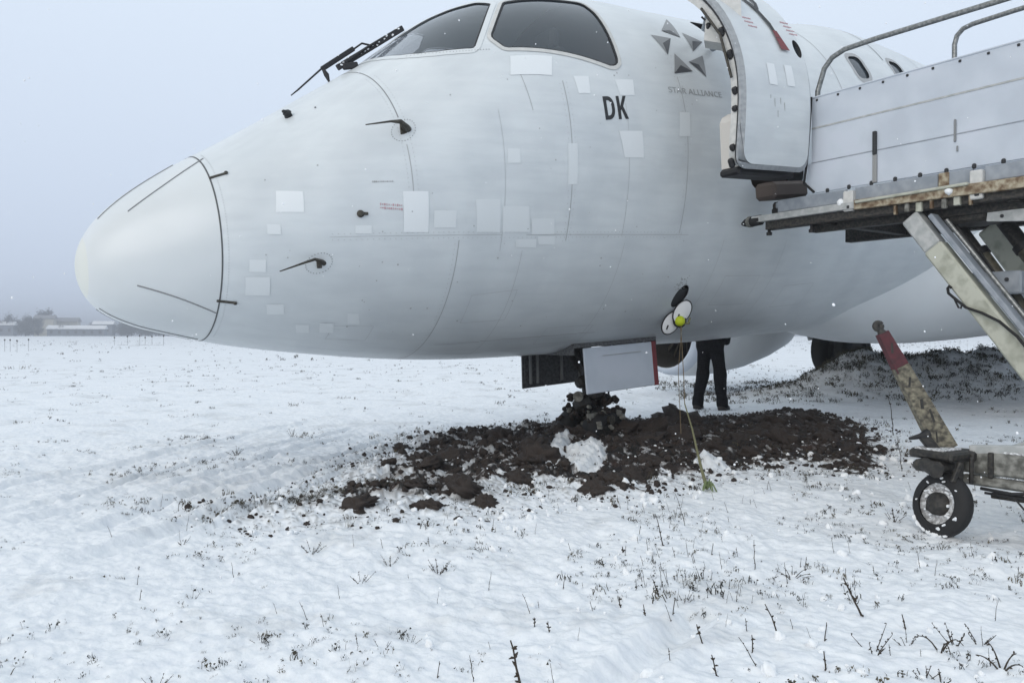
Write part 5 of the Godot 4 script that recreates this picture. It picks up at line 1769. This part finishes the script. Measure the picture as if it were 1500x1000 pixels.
func make_plants() -> void:
	for i in STALKS.size():
		var e = STALKS[i]
		var o := obj("dry_stalk", stalk_mesh(300 + i, e[2], Vector3(e[3], 0, -0.02), 0.0032 * e[4], 9), M.stem)
		o.position = Vector3(e[0], ground_h(e[0], e[1]), e[1])
		if STALK_LABELS.has(i): tag(o, STALK_LABELS[i], "dry stalk")
		else: tag(o, "short dark dry stalk sticking out of the foreground snow", "dry stalk", "short dry stalks in the foreground")
	for i in PLANTS.size():
		var e = PLANTS[i]
		var o := obj("dead_weed", plant_mesh(500 + i, e[2], e[3] + 1, e[4] * 0.7, e[5] + 2, e[6]), M.stem)
		o.position = Vector3(e[0], ground_h(e[0], e[1]), e[1])
		if PLANT_LABELS.has(i): tag(o, PLANT_LABELS[i], "weed")
		else: tag(o, "small dead weed with dark leaves poking out of the snow", "weed", "small dead weeds in the snow")
	# a stand of thin stalks in front of the rope and singles all over the near snow
	var protos := []
	for k in 6: protos.append(stalk_mesh(700 + k, [0.05, 0.07, 0.09, 0.06, 0.045, 0.08][k], Vector3([-0.02, -0.035, -0.02, 0.01, -0.01, 0.015][k], 0, 0.0), [0.0018, 0.0015, 0.0017, 0.0024, 0.002, 0.0015][k], [4, 3, 5, 6, 5, 2][k]))
	rng.seed = 55
	for i in 190:
		var x := 0.0
		var z := 0.0
		if i < 46:
			x = 0.80 + rng.randfn() * 0.16
			z = -3.35 + rng.randfn() * 0.30
		elif i < 150:
			x = rng.randf_range(0.1, 3.2)
			z = rng.randf_range(-5.4, -2.3)
		else:
			x = rng.randf_range(-2.4, 0.6)
			z = rng.randf_range(-5.0, -2.3)
		var o := obj("thin_stem", protos[rng.randi() % 6], M.stem)
		o.position = Vector3(x, ground_h(x, z), z)
		o.rotation.y = rng.randf_range(-0.6, 0.6)
		o.scale = Vector3.ONE * rng.randf_range(0.5, 1.0)
		tag(o, "thin dry weed stem standing in the near snow", "weed stem", "thin dry weed stems in the near snow")

# ---------------------------------------------------------------- person behind the gear
func cap(p: Vector3, a: Vector3, b: Vector3, ra: float, rb: float) -> float:
	var ab := b - a
	var t := clampf((p - a).dot(ab) / maxf(ab.length_squared(), 1e-9), 0, 1)
	return p.distance_to(a + ab * t) - lerpf(ra, rb, t)

func field_mesh(bones: Array, cell: float, soft: float) -> ArrayMesh:
	var lo := Vector3(1e9, 1e9, 1e9)
	var hi := -lo
	for b in bones:
		var r := maxf(b[2], b[3]) + soft + cell * 2
		for k in 2:
			lo = lo.min(b[k] - Vector3.ONE * r)
			hi = hi.max(b[k] + Vector3.ONE * r)
	var nx := int((hi.x - lo.x) / cell) + 2
	var ny := int((hi.y - lo.y) / cell) + 2
	var nz := int((hi.z - lo.z) / cell) + 2
	var f := PackedFloat32Array()
	f.resize(nx * ny * nz)
	f.fill(1.0)
	for b in bones:
		var r := maxf(b[2], b[3]) + soft + cell * 1.5
		var a: Vector3 = (b[0].min(b[1]) - Vector3.ONE * r - lo) / cell
		var c: Vector3 = (b[0].max(b[1]) + Vector3.ONE * r - lo) / cell
		for k in range(maxi(0, int(a.z)), mini(nz, int(c.z) + 1)):
			for j in range(maxi(0, int(a.y)), mini(ny, int(c.y) + 1)):
				for i in range(maxi(0, int(a.x)), mini(nx, int(c.x) + 1)):
					var q := i + nx * (j + ny * k)
					var d := cap(lo + Vector3(i, j, k) * cell, b[0], b[1], b[2], b[3])
					var e := f[q]
					var h := maxf(soft - absf(d - e), 0.0) / soft
					f[q] = minf(d, e) - h * h * soft * 0.25
	var vid := {}
	var verts := PackedVector3Array()
	var off := [0, 1, nx, nx + 1, nx * ny, nx * ny + 1, nx * ny + nx, nx * ny + nx + 1]
	var cor := [Vector3(0, 0, 0), Vector3(1, 0, 0), Vector3(0, 1, 0), Vector3(1, 1, 0), Vector3(0, 0, 1), Vector3(1, 0, 1), Vector3(0, 1, 1), Vector3(1, 1, 1)]
	var edges := [[0, 1], [2, 3], [4, 5], [6, 7], [0, 2], [1, 3], [4, 6], [5, 7], [0, 4], [1, 5], [2, 6], [3, 7]]
	for k in nz - 1:
		for j in ny - 1:
			for i in nx - 1:
				var q := i + nx * (j + ny * k)
				var v0 := f[q]
				if v0 > cell * 3.0: continue
				var neg := 0
				for m in 8:
					if f[q + off[m]] < 0: neg += 1
				if neg == 0 or neg == 8: continue
				var sum := Vector3.ZERO
				var n := 0
				for e in edges:
					var a := f[q + off[e[0]]]
					var b := f[q + off[e[1]]]
					if (a < 0) != (b < 0):
						sum += cor[e[0]].lerp(cor[e[1]], a / (a - b))
						n += 1
				vid[q] = verts.size()
				verts.append(lo + (Vector3(i, j, k) + sum / n) * cell)
	var s := st()
	s.set_smooth_group(0)
	var ax := [1, nx, nx * ny]
	for q in vid:
		for d in 3:
			var a := f[q]
			if q + ax[d] >= f.size(): continue
			var b := f[q + ax[d]]
			if (a < 0) == (b < 0): continue
			var u: int = ax[(d + 1) % 3]
			var w: int = ax[(d + 2) % 3]
			if not (vid.has(q - u) and vid.has(q - w) and vid.has(q - u - w)): continue
			var p := [verts[vid[q]], verts[vid[q - u]], verts[vid[q - u - w]], verts[vid[q - w]]]
			if a < 0: p.reverse()
			s.add_vertex(p[0]); s.add_vertex(p[1]); s.add_vertex(p[2])
			s.add_vertex(p[0]); s.add_vertex(p[2]); s.add_vertex(p[3])
	return done(s)

func make_person() -> void:
	var at := Vector3(2.79, 0.0, -11.24)
	at.y = ground_h(at.x, at.z) - 0.01
	var t := thing("person", "person in black trousers and dark jacket standing legs apart beyond the nose gear", "person", at, -0.57)
	var V := func(x: float, y: float, z: float) -> Vector3: return Vector3(x, y, z)
	var bones := []
	for s in [-1.0, 1.0]:
		bones.append([V.call(0.085 * s, 0.93, 0.0), V.call(0.125 * s + 0.01, 0.52, -0.02), 0.098, 0.082])
		bones.append([V.call(0.125 * s + 0.01, 0.52, -0.02), V.call(0.175 * s, 0.12, 0.02), 0.080, 0.062])
		bones.append([V.call(0.125 * s + 0.01, 0.45, 0.0), V.call(0.155 * s, 0.30, 0.035), 0.070, 0.066])
		bones.append([V.call(0.175 * s, 0.16, 0.01), V.call(0.178 * s, 0.10, 0.01), 0.072, 0.074])
		bones.append([V.call(0.06 * s, 0.96, 0.04), V.call(0.09 * s, 0.92, 0.05), 0.09, 0.09])
		bones.append([V.call(0.10 * s, 1.38, 0.0), V.call(0.185 * s, 1.40, 0.0), 0.085, 0.078])
		bones.append([V.call(0.19 * s, 1.40, 0.0), V.call(0.265 * s, 1.14, 0.05), 0.07, 0.060])
		bones.append([V.call(0.265 * s, 1.14, 0.05), V.call(0.19 * s, 0.98, -0.12), 0.058, 0.052])
	bones.append([V.call(-0.05, 0.98, 0.0), V.call(0.05, 0.98, 0.0), 0.135, 0.135])
	bones.append([V.call(0, 1.02, 0.0), V.call(0, 1.32, 0.0), 0.155, 0.165])
	bones.append([V.call(-0.06, 1.30, 0.0), V.call(0.06, 1.30, 0.0), 0.14, 0.14])
	bones.append([V.call(0, 1.40, 0.01), V.call(0, 1.54, 0.0), 0.075, 0.06])
	obj("body", field_mesh(bones, 0.014, 0.05), M.trouser, t)
	var head := []
	head.append([V.call(0, 1.63, 0.0), V.call(0, 1.67, 0.01), 0.085, 0.095])
	head.append([V.call(0, 1.58, -0.045), V.call(0, 1.60, -0.03), 0.045, 0.06])
	head.append([V.call(0, 1.635, -0.10), V.call(0, 1.61, -0.112), 0.010, 0.017])
	head.append([V.call(0, 1.50, 0.0), V.call(0, 1.58, 0.0), 0.055, 0.055])
	head.append([V.call(-0.03, 1.66, -0.082), V.call(0.03, 1.66, -0.082), 0.016, 0.016])
	head.append([V.call(-0.018, 1.578, -0.086), V.call(0.018, 1.578, -0.086), 0.010, 0.010])
	for s in [-1.0, 1.0]:
		head.append([V.call(0.088 * s, 1.645, 0.005), V.call(0.092 * s, 1.615, 0.0), 0.018, 0.012])
	obj("head", field_mesh(head, 0.007, 0.018), M.skin, t)
	for s in [-1.0, 1.0]:
		obj("eye", lathem([Vector2(0, -0.009), Vector2(0.007, -0.006), Vector2(0.009, 0), Vector2(0.007, 0.006), Vector2(0, 0.009)], 10, Transform3D(Basis(), V.call(0.032 * s, 1.638, -0.082))), M.black, t)
	var hat := []
	hat.append([V.call(0, 1.695, 0.012), V.call(0, 1.71, 0.015), 0.103, 0.092])
	hat.append([V.call(0, 1.66, 0.05), V.call(0, 1.60, 0.05), 0.07, 0.05])
	obj("knitted_hat", field_mesh(hat, 0.012, 0.04), M.hair, t)
	for s in [-1.0, 1.0]:
		var bt := []
		bt.append([V.call(0.178 * s, 0.06, 0.04), V.call(0.19 * s, 0.045, -0.14), 0.052, 0.046])
		bt.append([V.call(0.178 * s, 0.05, 0.03), V.call(0.178 * s, 0.16, 0.015), 0.055, 0.056])
		obj("boot", field_mesh(bt, 0.010, 0.03), M.boot, t)

# ---------------------------------------------------------------- rope, background, air
func make_rope() -> void:
	var t := thing("rope", "yellow green strap hanging from the belly hatch down to the snow", "rope", Vector3(1.29, ground_h(1.29, -5.26), -5.26))
	var p0 := t.position
	var top := R0 * (fus(4.93, -55.5, 0.075))
	var s := st()
	var pts := []
	var ctl := [Vector3(1.44, 0.46, -6.66), Vector3(1.40, 0.30, -6.2), Vector3(1.36, 0.17, -5.85), Vector3(1.32, 0.09, -5.55), Vector3(1.29, 0.02, -5.28)]
	for i in ctl.size():
		ctl[i].y = maxf(ctl[i].y, ground_h(ctl[i].x, ctl[i].z) + 0.012)
		pts.append(ctl[i] - p0)
	tube(s, pts, [0.005, 0.007, 0.009, 0.011, 0.013], 6)
	obj("strap", done(s), M.yellow_rope, t)
	var c := st()
	tube(c, [top - p0, top.lerp(ctl[0], 0.2) - p0 + Vector3(0.01, -0.1, 0), top.lerp(ctl[0], 0.6) - p0 + Vector3(0.01, -0.1, 0), ctl[0] - p0], 0.004, 5)
	tube(c, [top - p0 + Vector3(0.02, 0, 0), top.lerp(ctl[0], 0.5) - p0 + Vector3(-0.035, -0.12, 0), ctl[0] - p0 + Vector3(-0.03, -0.25, 0.0)], 0.003, 5)
	obj("cord", done(c), M.stem_light, t)
	var f := st()
	rng.seed = 8
	for k in 16:
		var a := rng.randf() * TAU
		var r := rng.randf_range(0.02, 0.07)
		tube(f, [Vector3(0, 0.03, 0.0), Vector3(cos(a) * r * 0.6, 0.05 + rng.randf() * 0.03, sin(a) * r * 0.6), Vector3(cos(a) * r, 0.01, sin(a) * r)], [0.006, 0.005, 0.002], 5)
	obj("frayed_end", done(f), M.green_rope, t)
	# the yellow ball held between the covers
	var nn := fnorm(4.93, -55.5)
	var bp := R0 * fus(4.885, -54.8, 0.11)
	var b := thing("yellow_float", "bright yellow green ball on a black strap between two white oval covers", "float", bp)
	obj("ball", lathem([Vector2(0, -0.05), Vector2(0.026, -0.043), Vector2(0.045, -0.022), Vector2(0.05, 0.0), Vector2(0.045, 0.022), Vector2(0.026, 0.043), Vector2(0, 0.05)], 20, Transform3D(Basis(Vector3.RIGHT, 0.3), Vector3.ZERO)), M.yellow, b)
	var k := st()
	var rp := []
	for i in 17:
		var a := TAU * i / 16
		rp.append(Vector3(cos(a) * 0.056, sin(a) * 0.058, -0.012))
	tube(k, rp, 0.010, 6)
	obj("black_strap", done(k), M.black, b)
	obj("yellow_tail", tubem([Vector3(0.03, -0.03, -0.01), Vector3(0.085, -0.02, -0.01), Vector3(0.10, 0.03, -0.02)], [0.012, 0.014, 0.008], 6), M.yellow_rope, b)

func tree_meshes(seed_: int, h: float, w: float) -> Array:
	var r := RandomNumberGenerator.new()
	r.seed = seed_
	var tr := st()
	tube(tr, [Vector3(0, -0.5, 0), Vector3(0, h * 0.4, 0), Vector3(w * 0.06, h * 0.85, 0)], [h * 0.03, h * 0.02, h * 0.006], 6)
	var cr := st()
	for k in 34:
		var y := h * r.randf_range(0.08, 0.78)
		var a := r.randf() * TAU
		var o := Vector3(cos(a), 0, sin(a)) * w * 0.5 * r.randf_range(0.4, 1.0) * sin(PI * clampf(y / h + 0.1, 0.1, 0.9))
		var p := Vector3(0, y, 0)
		var q := p + o + Vector3(0, h * r.randf_range(0.08, 0.25), 0)
		tube(cr, [p, p.lerp(q, 0.5) + Vector3(0, -0.02 * h, 0), q], [h * 0.010, h * 0.007, h * 0.003], 4, false)
		for m in 34:
			var c := p.lerp(q, r.randf_range(0.3, 1.0)) + Vector3(r.randfn(), r.randfn(), r.randfn()) * w * 0.07
			var dd := Vector3(r.randfn(), r.randf_range(0.2, 1.5), r.randfn()).normalized() * h * r.randf_range(0.05, 0.11)
			blade(cr, c, c + dd, h * 0.024, Vector3.ZERO)
	return [done(tr), done(cr)]

func make_background() -> void:
	var kinds := []
	for k in 5: kinds.append(tree_meshes(900 + k, [8.5, 7.0, 10.0, 6.0, 8.0][k], [9.0, 8.5, 8.0, 8.5, 10.0][k]))
	rng.seed = 616
	for i in 120:
		var px := -140.0 + 6.0 * i + rng.randf_range(-5, 5)
		var d := rng.randf_range(290.0, 400.0)
		var x := (px - 750.0) / 1172.0 * d
		var k := rng.randi() % 5
		var sc := rng.randf_range(0.65, 1.1) + 0.30 * pow(rng.randf(), 4.0)
		if px > 90 and px < 165: sc *= 0.75
		if px > 165 and px < 225: sc *= 1.1
		var t := thing("bare_tree", "bare grey winter tree in the hazy line beyond the snowfield", "tree", Vector3(x, 1.0, -d), rng.randf() * TAU, "bare trees at the far edge of the field")
		t.scale = Vector3.ONE * sc
		obj("trunk", kinds[k][0], M.bark, t)
		obj("crown", kinds[k][1], M.bark, t)
	for e in [[113.0, 300.0, 19.0, 3.0, 6.0, "long_shed", "long low dark shed with a bright snow covered roof", 0.0], [66.0, 330.0, 7.0, 7.6, 6.0, "cream_house", "small cream house among the far trees", 0.0], [88.0, 340.0, 14.0, 6.6, 7.0, "cream_block", "wide cream building just left behind the long low shed", 0.0], [4.0, 310.0, 8.0, 4.6, 6.0, "grey_shed", "small grey shed with snowy roof at the left picture edge", 0.0], [152.0, 320.0, 7.0, 5.0, 6.0, "small_shed", "small shed with white roof right of the long low shed", 0.0]]:
		var x: float = (e[0] - 750.0) / 1172.0 * e[1]
		var b := thing(e[5], e[6], "building", Vector3(x, 0.9, -e[1]))
		b.rotation.y = atan2(-x, e[1]) * 0.6
		var w: float = e[2]
		var h: float = e[3]
		var dp: float = e[4]
		obj("wall", boxm(Vector3(0, h * 0.5 - 0.4, 0), Vector3(w, h + 0.8, dp), Basis(), 0.02), M.wall_cream if e[5].begins_with("cream") else M.wall_grey, b)
		var rf := pts2([-dp * 0.6, h - 0.1, dp * 0.6, h - 0.1, 0.0, h + dp * 0.22])
		obj("roof", platem(rf, w + 0.8, Transform3D(Basis(Vector3(0, 0, 1), Vector3.UP, Vector3(-1, 0, 0)), Vector3.ZERO)), M.roof_snow if not e[5].begins_with("cream") else M.roof_dark, b)
		var n := maxi(2, int(w / 2.6))
		for k in n:
			obj("window", boxm(Vector3(-w * 0.5 + w * (k + 0.5) / n, h * 0.55, dp * 0.5), Vector3(0.9, minf(1.2, h * 0.35), 0.08), Basis(), 0.01), M.inside, b)
	# light stakes in the field
	var i := 0
	for e in [[6.0, 515.0, 499.0], [14.0, 515.0, 499.0], [24.0, 516.0, 500.0], [41.0, 514.0, 498.5], [167.0, 505.0, 495.0], [186.0, 506.0, 494.5], [204.0, 507.0, 493.5], [212.0, 503.0, 493.0], [222.0, 504.0, 492.5], [239.0, 504.0, 491.5]]:
		var d: float = EYE * 1172.0 / (e[1] - 492.7)
		d = minf(d, 88.0)
		var x: float = (e[0] - 750.0) / 1172.0 * d
		var h: float = (e[1] - e[2]) * d / 1172.0
		var p := thing("light_stake", ["leftmost thin dark stake of the left group in the snowfield", "second dark stake from the left picture edge", "third dark stake from the left picture edge", "dark stake at the right end of the left group", "leftmost of the dark stakes below the nose", "second stake from the left below the nose", "third stake from the left below the nose", "fourth stake from the left below the nose", "fifth stake from the left below the nose", "rightmost stake below the nose"][i], "stake", Vector3(x, ground_h(x, -d), -d))
		obj("stake", tubem([Vector3(0, -0.1, 0), Vector3(0, h, 0)], 0.013 * d / 60.0, 6), M.rib, p)
		obj("lamp_head", lathem([Vector2(0, 0), Vector2(0.06, 0.0), Vector2(0.07, 0.10), Vector2(0.04, 0.16), Vector2(0, 0.17)], 8, Transform3D(Basis.from_scale(Vector3.ONE * d / 80.0), Vector3(0, h, 0))), M.stem, p)
		if i > 4:
			obj("cable", tubem([Vector3(0, 0.02, 0), Vector3(-0.7, 0.03, 0.1), Vector3(-1.1, 0.0, 0.1)], 0.008, 5), M.stem, p)
		i += 1

func make_flakes() -> void:
	rng.seed = 33
	var xf := []
	for i in 420:
		var d := rng.randf_range(2.0, 7.0)
		var a := rng.randf_range(-0.62, 0.62)
		var p := Vector3(d * sin(a), rng.randf_range(0.3, 4.5), -d * cos(a))
		var q := R0.affine_inverse() * p
		if absf(q.z) < 1.5 and q.x > 0.0 and q.y > -0.1: continue
		var s := rng.randf_range(0.0016, 0.0038)
		xf.append(Transform3D(Basis(Vector3.UP, rng.randf() * 6).scaled(Vector3(s, s * 1.4, s)), p))
	multi("falling_snow", rock_mesh(3, 5, 7, 0.4), M.flake, xf, [], "falling snowflakes in the air round the aircraft")

func _ready() -> void:
	# camera
	var cam := Camera3D.new()
	cam.name = "camera"
	cam.fov = rad_to_deg(2.0 * atan(500.0 / 1171.75))
	cam.near = 0.05
	cam.far = 4000.0
	add_child(cam)
	cam.position = Vector3(0, EYE, 0)
	cam.rotation = Vector3(-atan(7.3 / 1171.75), 0, 0)
	# sky and air
	var we := WorldEnvironment.new()
	we.name = "environment"
	var env := Environment.new()
	env.background_mode = Environment.BG_SKY
	var sm := ProceduralSkyMaterial.new()
	sm.sky_top_color = lin(0.92, 1.03, 1.12)
	sm.sky_horizon_color = lin(0.575, 0.665, 0.82)
	sm.sky_curve = 0.62
	sm.ground_bottom_color = lin(0.47, 0.56, 0.70)
	sm.ground_horizon_color = lin(0.575, 0.665, 0.82)
	sm.sun_angle_max = 1.0
	var sky := Sky.new()
	sky.sky_material = sm
	env.sky = sky
	env.tonemap_mode = Environment.TONE_MAPPER_LINEAR
	env.tonemap_exposure = 1.08
	env.ambient_light_source = Environment.AMBIENT_SOURCE_SKY
	env.fog_enabled = true
	env.fog_density = 0.0024
	env.fog_light_color = Color(0.93, 0.955, 1.0)
	env.sdfgi_enabled = true
	env.ssao_enabled = true
	env.ssil_enabled = true
	we.environment = env
	add_child(we)
	var sun := DirectionalLight3D.new()
	sun.name = "sun"
	sun.light_energy = 0.5
	sun.light_color = Color(1.0, 0.99, 0.975)
	sun.light_angular_distance = 50.0
	sun.shadow_enabled = true
	add_child(sun)
	sun.rotation = Vector3(deg_to_rad(-22), deg_to_rad(-38), 0)

	make_materials()
	setup_profile()
	setup_ground()
	make_ground()
	make_airliner()
	make_stairs()
	make_person()
	make_rope()
	make_background()
	make_clods()
	make_grass()
	make_plants()
	make_flakes()
